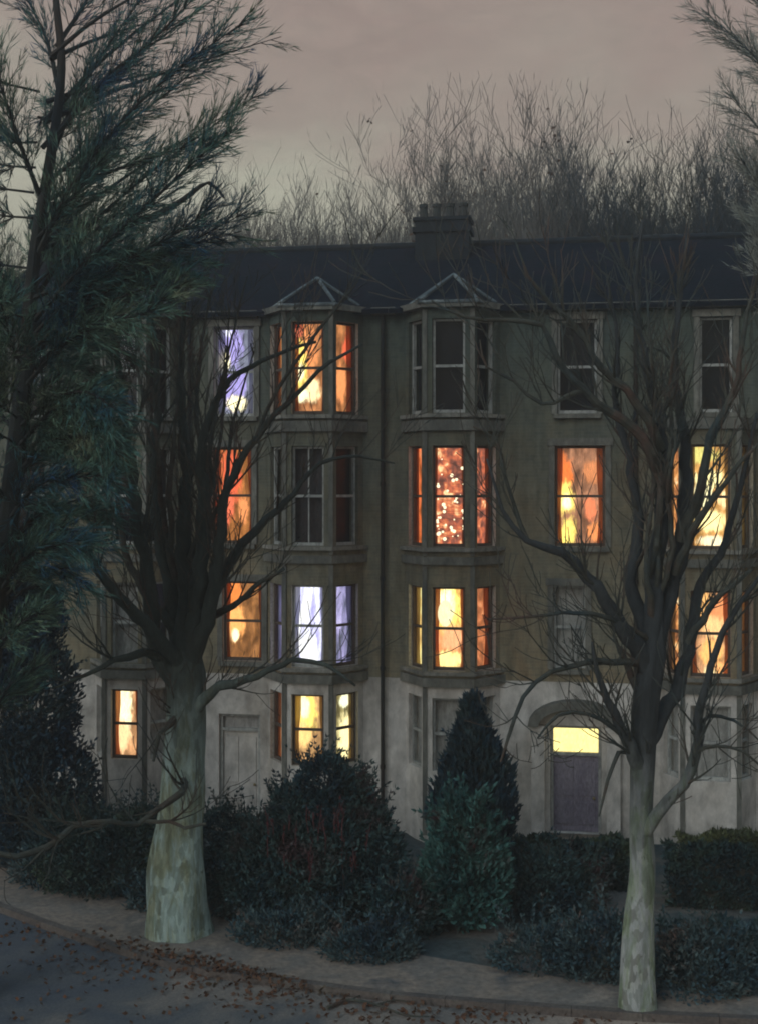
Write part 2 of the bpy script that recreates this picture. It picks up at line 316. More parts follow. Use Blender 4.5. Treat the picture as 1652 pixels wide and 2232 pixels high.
# ------------------------------------------------------------------ facades
class Facet:
    """a flat stretch of wall from p0 to p1 (left to right as seen from the street)"""
    def __init__(s, p0, p1):
        s.p = Vector((p0[0], p0[1])); d = Vector((p1[0]-p0[0], p1[1]-p0[1])); s.L = d.length; s.d = d/s.L; s.n = Vector((s.d.y, -s.d.x))
    def at(s, a, out, z):
        q = s.p+s.d*a+s.n*out; return (q.x, q.y, z)
    def wall(s, mb, a0, a1, z0, z1, holes, rev=.3):
        xs = sorted({a0, a1}|{h[0] for h in holes}|{h[1] for h in holes}); zs = sorted({z0, z1}|{h[2] for h in holes}|{h[3] for h in holes})
        xs = [x for x in xs if a0-1e-6 <= x <= a1+1e-6]; zs = [z for z in zs if z0-1e-6 <= z <= z1+1e-6]
        for i in range(len(xs)-1):
            for j in range(len(zs)-1):
                cx, cz = (xs[i]+xs[i+1])/2, (zs[j]+zs[j+1])/2
                if any(h[0] < cx < h[1] and h[2] < cz < h[3] for h in holes): continue
                mb.quad(s.at(xs[i], 0, zs[j]), s.at(xs[i+1], 0, zs[j]), s.at(xs[i+1], 0, zs[j+1]), s.at(xs[i], 0, zs[j+1]))
        for h in holes:
            if h[2] < z0-1e-6 or h[3] > z1+1e-6: continue
            b, t, l, r = h[2], h[3], h[0], h[1]
            mb.quad(s.at(l, 0, b), s.at(l, 0, t), s.at(l, -rev, t), s.at(l, -rev, b))
            mb.quad(s.at(r, 0, t), s.at(r, 0, b), s.at(r, -rev, b), s.at(r, -rev, t))
            mb.quad(s.at(l, 0, t), s.at(r, 0, t), s.at(r, -rev, t), s.at(l, -rev, t))
            mb.quad(s.at(r, 0, b), s.at(l, 0, b), s.at(l, -rev, b), s.at(r, -rev, b))
    def block(s, mb, a0, a1, o0, o1, z0, z1):
        c = [s.at(a0, o1, 0)[:2], s.at(a1, o1, 0)[:2], s.at(a1, o0, 0)[:2], s.at(a0, o0, 0)[:2]]
        mb.prism(c, z0, z1)
DR = {}
def drape_of(g):
    k = 'cool' if g.name.startswith(('lav', 'white', 'violet')) else 'gold' if g.name.startswith(('gold', 'yellow')) else 'warm'
    if k not in DR:
        col = {'cool': (.50, .50, .62), 'gold': (.60, .45, .22), 'warm': (.62, .27, .12)}[k]
        m, nt, b = newmat(k+'_drape_cloth'); n = nz(nt, coords(nt, (1, 1, .3)), 6, 4, .6)
        r = ramp(nt, [(.3, tuple(x*.6 for x in col)), (.7, col)]); nt.links.new(n.outputs['Fac'], r.inputs['Fac'])
        t = nt.nodes.new('ShaderNodeBsdfTranslucent'); x = nt.nodes.new('ShaderNodeMixShader'); x.inputs[0].default_value = .7
        nt.links.new(r.outputs['Color'], b.inputs['Base Color']); nt.links.new(r.outputs['Color'], t.inputs['Color'])
        nt.links.new(b.outputs[0], x.inputs[1]); nt.links.new(t.outputs[0], x.inputs[2]); nt.links.new(x.outputs[0], nt.nodes['Material Output'].inputs['Surface'])
        DR[k] = m
    return DR[k]
def window(par, fc, a0, a1, z0, z1, behind, bars=0, sill=True, rev=.3, surround=False, framemat=None):
    """sash window: frame and sashes, glass, what lies behind the glass, and a sill"""
    fm = framemat or (M['frame_backlit'] if behind in LIT.values() and 'white' not in behind.name and 'lav' not in behind.name else M['white'])  # warm-lit windows get darker sashes, backlit shade put into their colour
    f = MB(); w = .055 if (a1-a0) > .45 else .035; zm = (z0+z1)/2
    e = .004
    fc.block(f, a0+e, a0+w, -.175, -.095, z0+e, z1-e); fc.block(f, a1-w, a1-e, -.175, -.095, z0+e, z1-e)
    fc.block(f, a0+w, a1-w, -.172, -.098, z1-w, z1-e); fc.block(f, a0+w, a1-w, -.172, -.098, z0+e, z0+w+.02)
    fc.block(f, a0+w, a1-w, -.165, -.105, zm-.03, zm+.03)
    for i in range(bars):
        x = a0+(a1-a0)*(i+1)/(bars+1); fc.block(f, x-.014, x+.014, -.155, -.115, z0+w+.02, zm-.03); fc.block(f, x-.014, x+.014, -.155, -.115, zm+.03, z1-w)
    wo = f.build('window', fm, par)
    r_ = MB(); q = .003; l, r, b, t = a0+q, a1-q, z0+q, z1-q
    for (u0, v0, u1, v1) in ((l, b, l, t), (l, t, r, t), (r, t, r, b), (r, b, l, b)):
        r_.quad(fc.at(u0, .002, v0), fc.at(u1, .002, v1), fc.at(u1, -rev+.004, v1), fc.at(u0, -rev+.004, v0))
    if behind in LIT.values(): r_.build('glow_lining', M['plaster'], wo)  # pale lining added at lit windows only, to catch their glow
    g = MB(); g.quad(fc.at(a0+w, -.14, z0+w), fc.at(a1-w, -.14, z0+w), fc.at(a1-w, -.14, z1-w), fc.at(a0+w, -.14, z1-w)); g.build('pane', M['glass'], wo)
    b = MB(); b.quad(fc.at(a0, -rev+.002, z0), fc.at(a1, -rev+.002, z0), fc.at(a1, -rev+.002, z1), fc.at(a0, -rev+.002, z1)); b.build('lit_room' if behind in LIT.values() else 'dark_room', behind, wo)
    if behind in LIT.values() and (a1-a0) > .3:
        wr = random.Random(int((a0+z0)*1000)); dw = (a1-a0)*wr.uniform(.15, .24)
        for sd_ in (0, 1):
            c = MB(); k = 12; rows = 9; dd = dw*wr.uniform(.6, 1.2); tw = wr.uniform(.5, .9); V = []
            for j in range(rows+1):
                z = z0+(z1-z0)*j/rows; q = j/rows; wj = dd*(1-(1-tw)*math.sin(math.pi*min(1, q*1.4))*.8)
                V.append([fc.at((a0+.01+wj*i/k) if sd_ == 0 else (a1-.01-wj*i/k), -rev+.055+.022*math.sin(i*1.9+wr.random()*.3), z) for i in range(k+1)])
            for j in range(rows):
                for i in range(k): c.quad(V[j][i], V[j][i+1], V[j+1][i+1], V[j+1][i])
            c.build('drape', drape_of(behind), wo, True)
    if sill:
        s = MB(); fc.block(s, a0-.09, a1+.09, .002, .12, z0-.11, z0-.012); s.build('sill', M['stone'], wo)
    if surround:
        s = MB(); fc.block(s, a0-.13, a0-.004, .002, .05, z0-.008, z1+.004); fc.block(s, a1+.004, a1+.13, .002, .05, z0-.008, z1+.004)
        fc.block(s, a0-.17, a1+.17, .002, .075, z1+.008, z1+.17); s.build('surround', M['stone'] if surround is True else surround, wo)
    return wo

ZF = {3: (9.86, 12.0), 2: (6.82, 9.12), 1: (4.02, 5.92), 0: (1.75, 3.40)}
STU = 3.72      # top of the painted stucco
EAVE, RIDGE_Y, RIDGE_Z = 12.34, 4.2, 14.55
def house(name, label, s0, s1, bay, narrow, door, low=False):
    """bay: (centre s, half front width, cant run, depth, {floor:(left, centre, right)}) ; narrow: [(s0,s1,floor,behind)]"""
    sm = (s0+s1)/2
    root = empty(name, W(sm, 0, 0), -TH); tag(root, label, 'house', 'houses of the terrace')
    L = lambda s: s-sm
    fc = Facet((L(s0), 0), (L(s1), 0)); X = lambda s: s-s0     # along-wall coordinate
    holes = []
    for (a, b, fl, bh) in narrow:
        z0, z1 = ZF[fl]; holes.append((X(a), X(b), z0, z1))
    if door: holes.append((X(door[0]), X(door[1]), .26, door[2]))
    up, lo = MB(), MB()
    fc.wall(up, 0, fc.L, STU, EAVE, [h for h in holes if h[2] > STU])
    fc.wall(lo, 0, fc.L, 0, STU-.004, [h for h in holes if h[2] < STU])
    D = 8.4
    # party walls, back and gables
    for q in (0, fc.L):
        x = fc.at(q, 0, 0)[0]
        up.quad((x, 0, STU), (x, D, STU), (x, D, EAVE), (x, 0, EAVE)); up.tri((x, 0, EAVE), (x, D, EAVE), (x, RIDGE_Y, RIDGE_Z-.05))
        lo.quad((x, 0, 0), (x, D, 0), (x, D, STU), (x, 0, STU))
    up.quad((L(s0), D, STU), (L(s1), D, STU), (L(s1), D, EAVE), (L(s0), D, EAVE)); lo.quad((L(s0), D, 0), (L(s1), D, 0), (L(s1), D, STU), (L(s0), D, STU))
    # bay
    bc, hw, cr, bd, fl_l = bay
    pts = [(L(bc-hw-cr), 0), (L(bc-hw), -bd), (L(bc+hw), -bd), (L(bc+hw+cr), 0)]
    fs = [Facet(pts[i], pts[i+1]) for i in range(3)]
    wins = []
    for i, f in enumerate(fs):
        hs = []
        for fl, bh in fl_l.items():
            z0, z1 = ZF[fl]; m = .17 if i == 1 else .16
            hs.append((m, f.L-m, z0, z1)); wins.append((f, m, f.L-m, z0, z1, bh[i], fl, i))
        f.wall(up, 0, f.L, STU, 9.46 if low else EAVE-.02, [h for h in hs if h[2] > STU], .26); f.wall(lo, 0, f.L, 0, STU-.004, [h for h in hs if h[2] < STU], .26)
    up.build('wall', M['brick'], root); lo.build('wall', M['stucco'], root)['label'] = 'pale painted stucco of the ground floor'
    for (f, a, b, z0, z1, bh, fl, i) in wins:
        window(root, f, a, b, z0, z1, bh, 1 if (i == 1 and bh is M['room_brown']) else 0, sill=False, rev=.26)
    # string courses round the bay
    def ring(z0, z1, o, mat, nm):
        mb = MB()
        pp = []
        k = o*math.tan(math.radians(22)); 
        poly = [(L(bc-hw-cr)-o*1.3, -.004), (L(bc-hw)-k-.0, -bd-o), (L(bc+hw)+k, -bd-o), (L(bc+hw+cr)+o*1.3, -.004)]
        mb.prism(poly, z0, z1); mb.build(nm, mat, root)
    for fl in fl_l:
        if fl: ring(ZF[fl][0]-.10, ZF[fl][0]-.015, .10, M['sillstone'], 'sill')  # extra sill bands added to catch light from the bay windows
    ring(9.46, 9.70, .09, M['stone'], 'string_course'); ring(6.42, 6.60, .08, M['stone'], 'string_course'); ring(3.66, 3.86, .10, M['stone'], 'string_course')
    if not low: ring(EAVE-.10, EAVE+.04, .16, M['stone'], 'cornice')
    # pilasters between the bay lights
    for q in (pts[1], pts[2]):
        pm = MB()
        pm.box(q[0]-.05, q[0]+.05, q[1]-.035, q[1]+.05, .3, 3.64); pm.box(q[0]-.05, q[0]+.05, q[1]-.035, q[1]+.05, 3.88, 6.40)
        pm.box(q[0]-.05, q[0]+.05, q[1]-.035, q[1]+.05, 6.62, 9.44)
        if not low: pm.box(q[0]-.05, q[0]+.05, q[1]-.035, q[1]+.05, 9.72, EAVE-.12)
        pm.build('pilaster', M['stone'], root)
    # narrow windows
    for (a, b, fl, bh) in narrow:
        z0, z1 = ZF[fl]; window(root, fc, X(a), X(b), z0, z1, bh, 0, True, .3, surround=True if fl else M['stucco'])
    # cornice and gutter along the eaves in two lengths beside the bay
    cm = MB()
    cm.box(L(s0)+.003, L(s1)-.003 if low else L(bc-hw-cr)-.22, -.20, -.003, EAVE-.14, EAVE+.02); cm.build('cornice', M['stone'], root)
    cm = MB()
    if not low: cm.box(L(bc+hw+cr)+.22, L(s1)-.003, -.20, -.003, EAVE-.14, EAVE+.02)
    if not low: cm.build('cornice', M['stone'], root)
    dp = MB(); xp = L(s1)-.16; dp.tube([Vector((xp, -.09, z)) for z in (.1, 4, 8, EAVE-.16)], [.045]*4, 8)
    for z in (1.6, 3.9, 6.0, 8.2, 10.4): dp.tube([Vector((xp, -.09, z)), Vector((xp, -.09, z+.09))], [.062, .062], 8)
    dp.build('drainpipe', M['bark_evergreen'], root)
    # roof
    rf = MB(); t = .10; dz = RIDGE_Z-EAVE; xa, xb = L(s0)+.002, L(s1)-.002
    def slab(pa, pb):
        v = [(xa, pa[0], pa[1]), (xb, pa[0], pa[1]), (xb, pb[0], pb[1]), (xa, pb[0], pb[1])]
        rf.quad(*v); rf.quad(*[(p[0], p[1], p[2]-t) for p in v][::-1])
        rf.quad((xa, pa[0], pa[1]-t), (xb, pa[0], pa[1]-t), (xb, pa[0], pa[1]), (xa, pa[0], pa[1]))
    slab((-.26, EAVE+.04-.26*dz/RIDGE_Y*.5), (RIDGE_Y, RIDGE_Z)); slab((D+.26, EAVE-.1), (RIDGE_Y, RIDGE_Z))
    n = 13
    for i in range(0):        # slate courses stand proud as thin steps
        q = (i+.5)/n; y = -.2+q*(RIDGE_Y+.1); z = EAVE+.03+q*(dz-.06)
        rf.box(xa, xb, y, y+.05, z-.03, z+.018)
    roof = rf.build('roof', M['slate'], root)
    rt = MB(); rt.tube([Vector((xa, RIDGE_Y, RIDGE_Z+.03)), Vector((xb, RIDGE_Y, RIDGE_Z+.03))], [.1, .1], 8); rt.build('ridge_tile', M['brick_dark'], roof)
    if not low:
        # hipped roof of the bay
        o = .10; ax = L(bc); apex = (ax, .25, 13.12); back = (ax, 1.75, 13.12)
        e = [(L(bc-hw-cr*.9), .05), (L(bc-hw)-.10, -bd-o), (L(bc+hw)+.10, -bd-o), (L(bc+hw+cr*.9), .05)]; ze = EAVE+.045
        h = MB()
        E = [(p[0], p[1], ze) for p in e]
        h.tri(E[0], E[1], apex); h.tri(E[1], E[2], apex); h.tri(E[2], E[3], apex)
        bl = (E[0][0], 1.2, ze+.35); brr = (E[3][0], 1.2, ze+.35)
        h.quad(E[0], apex, back, bl); h.quad(apex, E[3], brr, back); h.prism([(p[0], p[1]) for p in e], ze-.045, ze-.002)
        hr = h.build('bay_roof', M['slate'], root)
        hp = MB()
        for q in E: hp.tube([Vector(q)+Vector((0, 0, .02)), Vector(apex)+Vector((0, 0, .03))], [.045, .045], 6)
        hp.tube([Vector(apex)+Vector((0, 0, .03)), Vector(back)+Vector((0, 0, .03))], [.045, .045], 6)
        hp.build('lead_hip', M['lead'], hr)
        gt = MB()
        ge = [Vector((p[0], p[1]-.05, ze-.03)) for p in e]; gt.tube(ge, [.05]*4, 6); gt.build('gutter', M['lead'], hr)
    # door
    if door:
        d0, d1, dt, dm, light = door
        a, b = X(d0), X(d1); m = MB()
        ft = 2.02 if light else dt-.42
        fc.block(m, a+.004, a+.07, -.26, -.1, .27, dt-.004); fc.block(m, b-.07, b-.004, -.26, -.1, .27, dt-.004); fc.block(m, a+.07, b-.07, -.257, -.103, dt-.07, dt-.004)
        fc.block(m, a+.07, b-.07, -.257, -.103, ft, ft+.07)
        dr = MB(); fc.block(dr, a+.07, b-.07, -.24, -.17, .27, ft-.003)
        w2 = (b-a-.14)/2
        for k in (0, 1):
            for (q0, q1) in ((.45, .95), (1.1, ft-.15)):
                fc.block(dr, a+.07+k*w2+.07, a+.07+(k+1)*w2-.07, -.168, -.148, q0, q1)
        do = dr.build('door', dm, root); m.build('door_frame', M['white'], do)
        kn = MB(); p = fc.at(b-.17, -.12, 1.05); kn.ball(p, .035, .035, .035, 8, 5); kn.build('door_knob', M['metal'], do)
        fn = MB(); fn.quad(fc.at(a+.07, -.2, ft+.07), fc.at(b-.07, -.2, ft+.07), fc.at(b-.07, -.2, dt-.07), fc.at(a+.07, -.2, dt-.07))
        fn.build('fanlight', LIT['hall'] if light else M['room_grey'], do)
        if light is None: return root, roof, fc, L
        # portico: pilasters, arch band and hood
        for (q0, q1) in ((a-.42, a-.12), (b+.12, b+.42)):
            pm = MB(); fc.block(pm, q0, q1, .002, .20, .02, 2.62); fc.block(pm, q0-.04, q1+.04, .003, .25, 2.62, 2.74); fc.block(pm, q0-.03, q1+.03, .003, .24, .015, .28)
            pm.build('pilaster', M['stucco'], root)
        hd = MB(); n = 12; c = (a+b)/2; ro, ri, base = (b-a)/2+.5, (b-a)/2+.26, 2.745
        prev = None
        for i in range(n+1):
            w = math.pi*i/n; pr = [(c-math.cos(w)*ro, base+math.sin(w)*ro*.55), (c-math.cos(w)*ri, base+math.sin(w)*ri*.50)]
            if prev:
                A_, B_, C_, D_ = prev[0], pr[0], pr[1], prev[1]
                for (o1,) in ((.42,),):
                    hd.quad(fc.at(A_[0], o1, A_[1]), fc.at(D_[0], o1, D_[1]), fc.at(C_[0], o1, C_[1]), fc.at(B_[0], o1, B_[1]))
                hd.quad(fc.at(A_[0], 0, A_[1]), fc.at(A_[0], .42, A_[1]), fc.at(B_[0], .42, B_[1]), fc.at(B_[0], 0, B_[1]))
                hd.quad(fc.at(D_[0], .42, D_[1]), fc.at(D_[0], 0, D_[1]), fc.at(C_[0], 0, C_[1]), fc.at(C_[0], .42, C_[1]))
            prev = pr
        hd.build('door_hood', M['stone'], root)
        st = MB(); fc.block(st, a-.3, b+.3, .003, .95, .0, .135); fc.block(st, a-.2, b+.2, .004, .6, .139, .262); st.build('doorstep', M['coping'], root)
    return root, roof, fc, L

def chimney(roof, x, y, w, d, zt, pots, mat=None):
    c = MB(); c.box(x-w/2, x+w/2, y-d/2, y+d/2, 13.2, zt); c.box(x-w/2-.06, x+w/2+.06, y-d/2-.06, y+d/2+.06, zt-.3, zt-.16)
    c.box(x-w/2-.05, x+w/2+.05, y-d/2-.05, y+d/2+.05, zt+.002, zt+.09)
    p = MB()
    for i in range(pots):
        px = x-w/2+w*(i+.5)/pots; r = .12
        p.tube([Vector((px, y, zt+.05)), Vector((px, y, zt+.40)), Vector((px, y, zt+.42)), Vector((px, y, zt+.5))], [r, r*.8, r, r], 8)
    o = c.build('chimney', M['brick_dark'], roof); p.build('chimney_pot', M['pot'], roof)

D_, B_, Gy = M['room_dark'], M['room_brown'], M['room_grey']
S = {u: SU(u) for u in (430, 850, 1400)}
SM = {'h0': (S[430]-5.9+S[430]-.004)/2, 'h1': (S[430]+S[850]-.004)/2, 'h2': (S[850]+S[1400]-.004)/2, 'h3': S[1400]+2.95}
def lit(key, name, base, hs, y, spots, seed):
    out = []
    for (u, v, ru, rv, c) in spots:
        q = SU(u, y); Y = W(q, y).y; out.append((q-SM[hs], CAMZ-(v-HY)/F*Y, ru/F*Y, rv/F*Y, c))
    d = tuple(x*.45 for x in base); b2_ = tuple(min(1, x*1.8) for x in base)
    LIT[key] = glow(name, [(.32, d), (.5, base), (.68, b2_)], seed, 1.85, (2.4, 2.4, 1.0), 1.8, .5, out)
YW, PE, CO, LV, CR, OR = (1.0, .74, .17), (.72, .26, .09), (.68, .115, .05), (.34, .29, .62), (1.1, .98, .58), (1.0, .38, .08)
lit('a1', 'amber_blind_patches', (.30, .12, .045), 'h1', -.54, [(672, 765, 20, 48, PE), (645, 720, 17, 15, CO), (656, 795, 15, 52, YW), (683, 850, 14, 26, (1, .75, .40)), (660, 862, 12, 15, (1, 1, .62)), (655, 812, 9, 18, CR)], 21.0)
lit('a2', 'amber_side_blind', (.26, .10, .035), 'h1', -.30, [(742, 835, 9, 42, PE), (755, 760, 10, 30, CO)], 22.3)
lit('a0', 'dim_amber_side_blind', (.20, .085, .03), 'h1', -.30, [(606, 760, 9, 40, (.5, .2, .06))], 23.1)
lit('lv', 'lavender_blind_patches', (.14, .15, .20), 'h1', .28, [(504, 752, 24, 42, LV), (524, 838, 13, 36, LV), (491, 788, 11, 25, CR), (499, 850, 17, 38, LV), (516, 878, 22, 16, CR), (495, 720, 10, 14, (.8, .8, .95))], 24.7)
lit('fi', 'coral_blind_patches', (.24, .09, .025), 'h1', .28, [(504, 1035, 22, 56, CO), (489, 1105, 21, 36, (.72, .15, .075)), (532, 1112, 11, 26, PE), (467, 1008, 8, 16, (.95, .45, .15))], 25.2)
lit('ru', 'rust_blind_patches', (.20, .085, .028), 'h1', .28, [(510, 1290, 18, 30, (.75, .22, .05)), (516, 1358, 17, 38, (.95, .40, .12)), (514, 1385, 9, 13, CR)], 26.9)
lit('y1', 'yellow_blind_patches', (.34, .19, .08), 'h1', -.54, [(664, 1552, 26, 46, YW), (660, 1600, 20, 30, (.9, .55, .2)), (664, 1540, 12, 22, CR)], 27.4)
lit('y2', 'golden_side_blind', (.16, .13, .05), 'h1', -.30, [(752, 1610, 14, 50, (1, .85, .42)), (722, 1540, 10, 18, CR), (748, 1530, 9, 14, (.9, .9, .6))], 28.8)
lit('em', 'orange_blind_patches', (.24, .11, .06), 'h2', .28, [(1233, 1035, 14, 42, (.72, .17, .04)), (1232, 1085, 18, 32, YW), (1236, 1165, 17, 34, YW), (1234, 1095, 9, 16, CR), (1286, 1110, 14, 26, (.7, .2, .09)), (1290, 1030, 20, 24, (.55, .2, .08)), (1296, 1160, 14, 20, (.7, .24, .08))], 29.6)
lit('pe', 'peach_blind_patches', (.58, .20, .06), 'h2', -.54, [(970, 1330, 36, 60, YW), (950, 1400, 18, 36, (.75, .25, .09)), (985, 1390, 24, 30, (.8, .38, .18)), (972, 1438, 38, 18, (1, .80, .30)), (968, 1318, 20, 34, CR)], 30.3)
lit('h0', 'amber_hall_blind', (.36, .18, .08), 'h0', -.54, [(268, 1545, 20, 66, CR), (268, 1605, 18, 34, (1, .6, .3))], 31.3)
lit('go', 'golden_blind_patches', (.46, .23, .065), 'h3', -.54, [(1545, 1045, 32, 20, (1, .85, .4)), (1530, 1080, 22, 26, (1, .9, .5)), (1545, 1135, 36, 22, (1, .82, .36)), (1580, 1090, 14, 18, (1, .7, .35)), (1555, 1180, 30, 12, (.95, .8, .5)), (1545, 1205, 22, 9, CR), (1530, 990, 30, 18, (.62, .55, .16))], 32.4)
lit('eb', 'orange_gold_blind_patches', (.34, .17, .08), 'h3', -.54, [(1525, 1320, 26, 36, (.8, .42, .14)), (1575, 1330, 28, 26, (.72, .26, .10)), (1555, 1370, 26, 24, (.9, .52, .22)), (1550, 1420, 24, 26, (.9, .45, .14)), (1575, 1460, 20, 20, (.85, .4, .14)), (1545, 1470, 14, 16, (1, .8, .4))], 33.1)
h0 = house('terraced_house', 'terraced house half hidden by the evergreen, one glowing ground floor window beside pale trunk',
      S[430]-5.9, S[430]-.004, (SU(272, -.8), .50, .55, .8, {3: (D_, D_, D_), 2: (D_, D_, B_), 1: (D_, Gy, B_), 0: (Gy, LIT['h0'], Gy)}),
      [(SU(30), SU(100), 3, D_), (SU(30), SU(100), 2, D_), (SU(30), SU(100), 1, D_)], (SU(20), SU(105), 2.75, M['doordark'], False))
h1 = house('terraced_house', 'terraced house left of the chimney, lavender top window and white lit bay lower down',
      S[430], S[850]-.004, (SU(671, -.8), .55, .60, .8, {3: (LIT['a0'], LIT['a1'], LIT['a2']), 2: (D_, B_, D_), 1: (LIT['violet'], LIT['white'], LIT['violet']), 0: (LIT['a0'], LIT['y1'], LIT['y2'])}),
      [(SU(468), SU(555), 3, LIT['lv']), (SU(462), SU(550), 2, LIT['fi']), (SU(487), SU(572), 1, LIT['ru'])], (SU(478), SU(568), 2.75, M['stucco'], None))
h2 = house('terraced_house', 'terraced house with the purple front door under a yellow fanlight and a coral lit bay',
      S[850], S[1400]-.004, (SU(977, -.8), .54, .56, .8, {3: (D_, D_, D_), 2: (LIT['fire'], LIT['tree'], LIT['tree']), 1: (LIT['yellow'], LIT['pe'], LIT['peachdim']), 0: (Gy, Gy, Gy)}),
      [(SU(1214), SU(1300), 3, D_), (SU(1208), SU(1318), 2, LIT['em']), (SU(1205), SU(1275), 1, Gy)], (SU(1198), SU(1310), 2.72, M['door'], True))
h3 = house('terraced_house', 'terraced house at the right edge, black top window above two golden bay windows',
      S[1400], S[1400]+5.9, (SU(1548, -.8), .60, .45, .8, {2: (LIT['ember'], LIT['go'], LIT['gold']), 1: (LIT['ember'], LIT['eb'], LIT['ember']), 0: (Gy, Gy, Gy)}),
      [(SU(1524), SU(1596), 3, D_), (SU(1780), SU(1860), 3, D_), (SU(1780), SU(1860), 2, LIT['rust']), (SU(1780), SU(1860), 1, D_)], (SU(1780), SU(1880), 2.75, M['doordark'], False), True)
chimney(h2[1], h2[3](SU(967, 3.6)), 3.5, 1.38, .8, 15.02, 4)
chimney(h3[1], h3[3](S[1400]+5.2), 3.7, 1.1, .8, 15.6, 4)
chimney(h0[1], h0[3](S[430]-5.2), 3.7, 1.1, .8, 15.5, 4)

# lamps and fairy lights hanging in the lit windows (between glass and curtain)
def lamp_in(hs, s, y, z, rx, ry, rz, mat, name, label, cat):
    mb = MB(); c = W(s, y, z); mb.ball((0, 0, 0), rx, ry, rz, 14, 9)
    cord = MB(); cord.tube([Vector((0, 0, rz*.98)), Vector((0, 0, rz+.35))], [.006, .006], 5)
    o = mb.build(name, mat, None, True); o.location = c; o.rotation_euler = (0, 0, -TH); tag(o, label, cat); cord.build('cord', M['bark_dark'], o)
lamp_in(h2, SU(970, -.6), -.62, 5.30, .17, .055, .30, M['lantern'], 'paper_lantern', 'glowing oval paper lantern in the first floor bay below the chimney', 'lantern')
lamp_in(h1, SU(652, -.6), -.62, 11.76, .13, .05, .11, M['shade_red'], 'pendant_lamp', 'round red lampshade in the top floor bay on the left', 'lamp')
rb = random.Random(4)
def fairy(u0, u1, y, z0, z1, n, label, cl=None):
    mb = MB(); cord = MB(); pts = []
    c0 = W(SU((u0+u1)/2, y), y, (z0+z1)/2)
    Minv = Matrix.Rotation(TH, 4, 'Z')
    for i in range(n):
        q = (i/(n-1))**.62; z = z1+(z0-z1)*q+rb.uniform(-.07, .07); u = u0+(u1-u0)*(.5+.46*math.sin(i*1.25+rb.uniform(-.9, .9)))
        p = W(SU(u, y), y+rb.uniform(-.015, .015), z)-c0; p = Minv @ p
        pts.append(p); r = rb.uniform(.012, .045); mb.ball(p, r, r, r, 7, 5)
    cord.tube(pts, [.004]*len(pts), 4)
    o = cord.build('fairy_lights', M['bark_dark']); o.location = c0; o.rotation_euler = (0, 0, -TH); tag(o, label, 'fairy lights')
    mb.build('bulb', M['bulb'], o)['kind'] = 'stuff'
fairy(950, 1012, -.62, 6.98, 8.85, 44, 'string of fairy lights across the middle light of the coral second floor bay')

# ------------------------------------------------------------------ ground
kerb_px = [(-420, 1840), (-200, 1910), (0, 1990), (180, 2056), (420, 2125), (650, 2158), (850, 2185), (1100, 2206), (1400, 2228), (1750, 2246), (2200, 2290)]
wall_px = [(-420, 1810), (-200, 1850), (0, 1903), (330, 1978), (480, 2012), (850, 2085), (1060, 2122), (1240, 2150), (1400, 2172), (1750, 2195), (2200, 2220)]
kerb = spline([G(*p) for p in kerb_px], [1]*len(kerb_px), .9)[0]
wall = spline([G(*p) for p in wall_px], [1]*len(wall_px), .5)[0]
g = MB(); g.quad((-300, -200, -.01), (300, -200, -.01), (300, 500, -.01), (-300, 500, -.01)); tag(g.build('ground', M['soil']), kind='structure')
def strip(a, b, z, name, mat, z2=None):
    m = MB(); n = min(len(a), len(b)); ia = [a[int(i*(len(a)-1)/(n-1))] for i in range(n)]; ib = [b[int(i*(len(b)-1)/(n-1))] for i in range(n)]
    for i in range(n-1):
        m.quad((ia[i].x, ia[i].y, z), (ia[i+1].x, ia[i+1].y, z), (ib[i+1].x, ib[i+1].y, z), (ib[i].x, ib[i].y, z))
    return tag(m.build(name, mat), kind='structure')
near = [Vector((p.x*1.0, -12, 0)) for p in kerb]
strip(near, kerb, .004, 'road', M['road'])
def offset(line, d):
    out = []
    for i, p in enumerate(line):
        t = (line[min(i+1, len(line)-1)]-line[max(i-1, 0)]).normalized(); out.append(p+Vector((-t.y, t.x, 0))*d)
    return out
k2 = offset(kerb, .16)
strip(k2, offset(wall, .02), .12, 'pavement', M['pave'])
km = MB()
for i in range(len(kerb)-1):
    a, b, c, d = kerb[i], kerb[i+1], k2[i+1], k2[i]
    ab = a.lerp(b, .004); ba = a.lerp(b, .996); dc = d.lerp(c, .004); cd = d.lerp(c, .996)
    km.prism([(ab.x, ab.y), (ba.x, ba.y), (cd.x, cd.y), (dc.x, dc.y)], 0, .128)
tag(km.build('kerb', M['kerb']), kind='structure')
# garden ground, gently uneven
far = [W(SU(CX)+(p.x-0)*1.0, .0) for p in wall]
gm = MB(); wl = offset(wall, .02); rows = 14; n = len(wl)
grid = []
for i in range(n):
    a = wl[i]; q = i/(n-1); b = W(-13+q*26.5, .6)
    grid.append([a.lerp(b, j/rows) for j in range(rows+1)])
for i in range(n):
    for j in range(rows+1):
        p = grid[i][j]; p.z = .10+(.05*noise.noise(p*.9)+.04*noise.noise(p*3) if 0 < j < rows else 0)
for i in range(n-1):
    for j in range(rows):
        gm.quad(grid[i][j], grid[i+1][j], grid[i+1][j+1], grid[i][j+1])
tag(gm.build('garden_ground', M['soil'], None, True), kind='structure')
pp, _ = spline([G(1120, 2128), G(1195, 2082), G(1300, 2005), G(1345, 1950), G(1300, 1890), W(SU(1255), -1.3)], [1]*6, .3)
pm = MB(); l, r = offset(pp, .45), offset(pp, -.45)
for q in (l, r):
    for i in range(len(q)): q[i] = q[i]+Vector((noise.noise(q[i]*2.2), noise.noise(q[i]*2.2+Vector((5, 5, 5))), 0))*.16
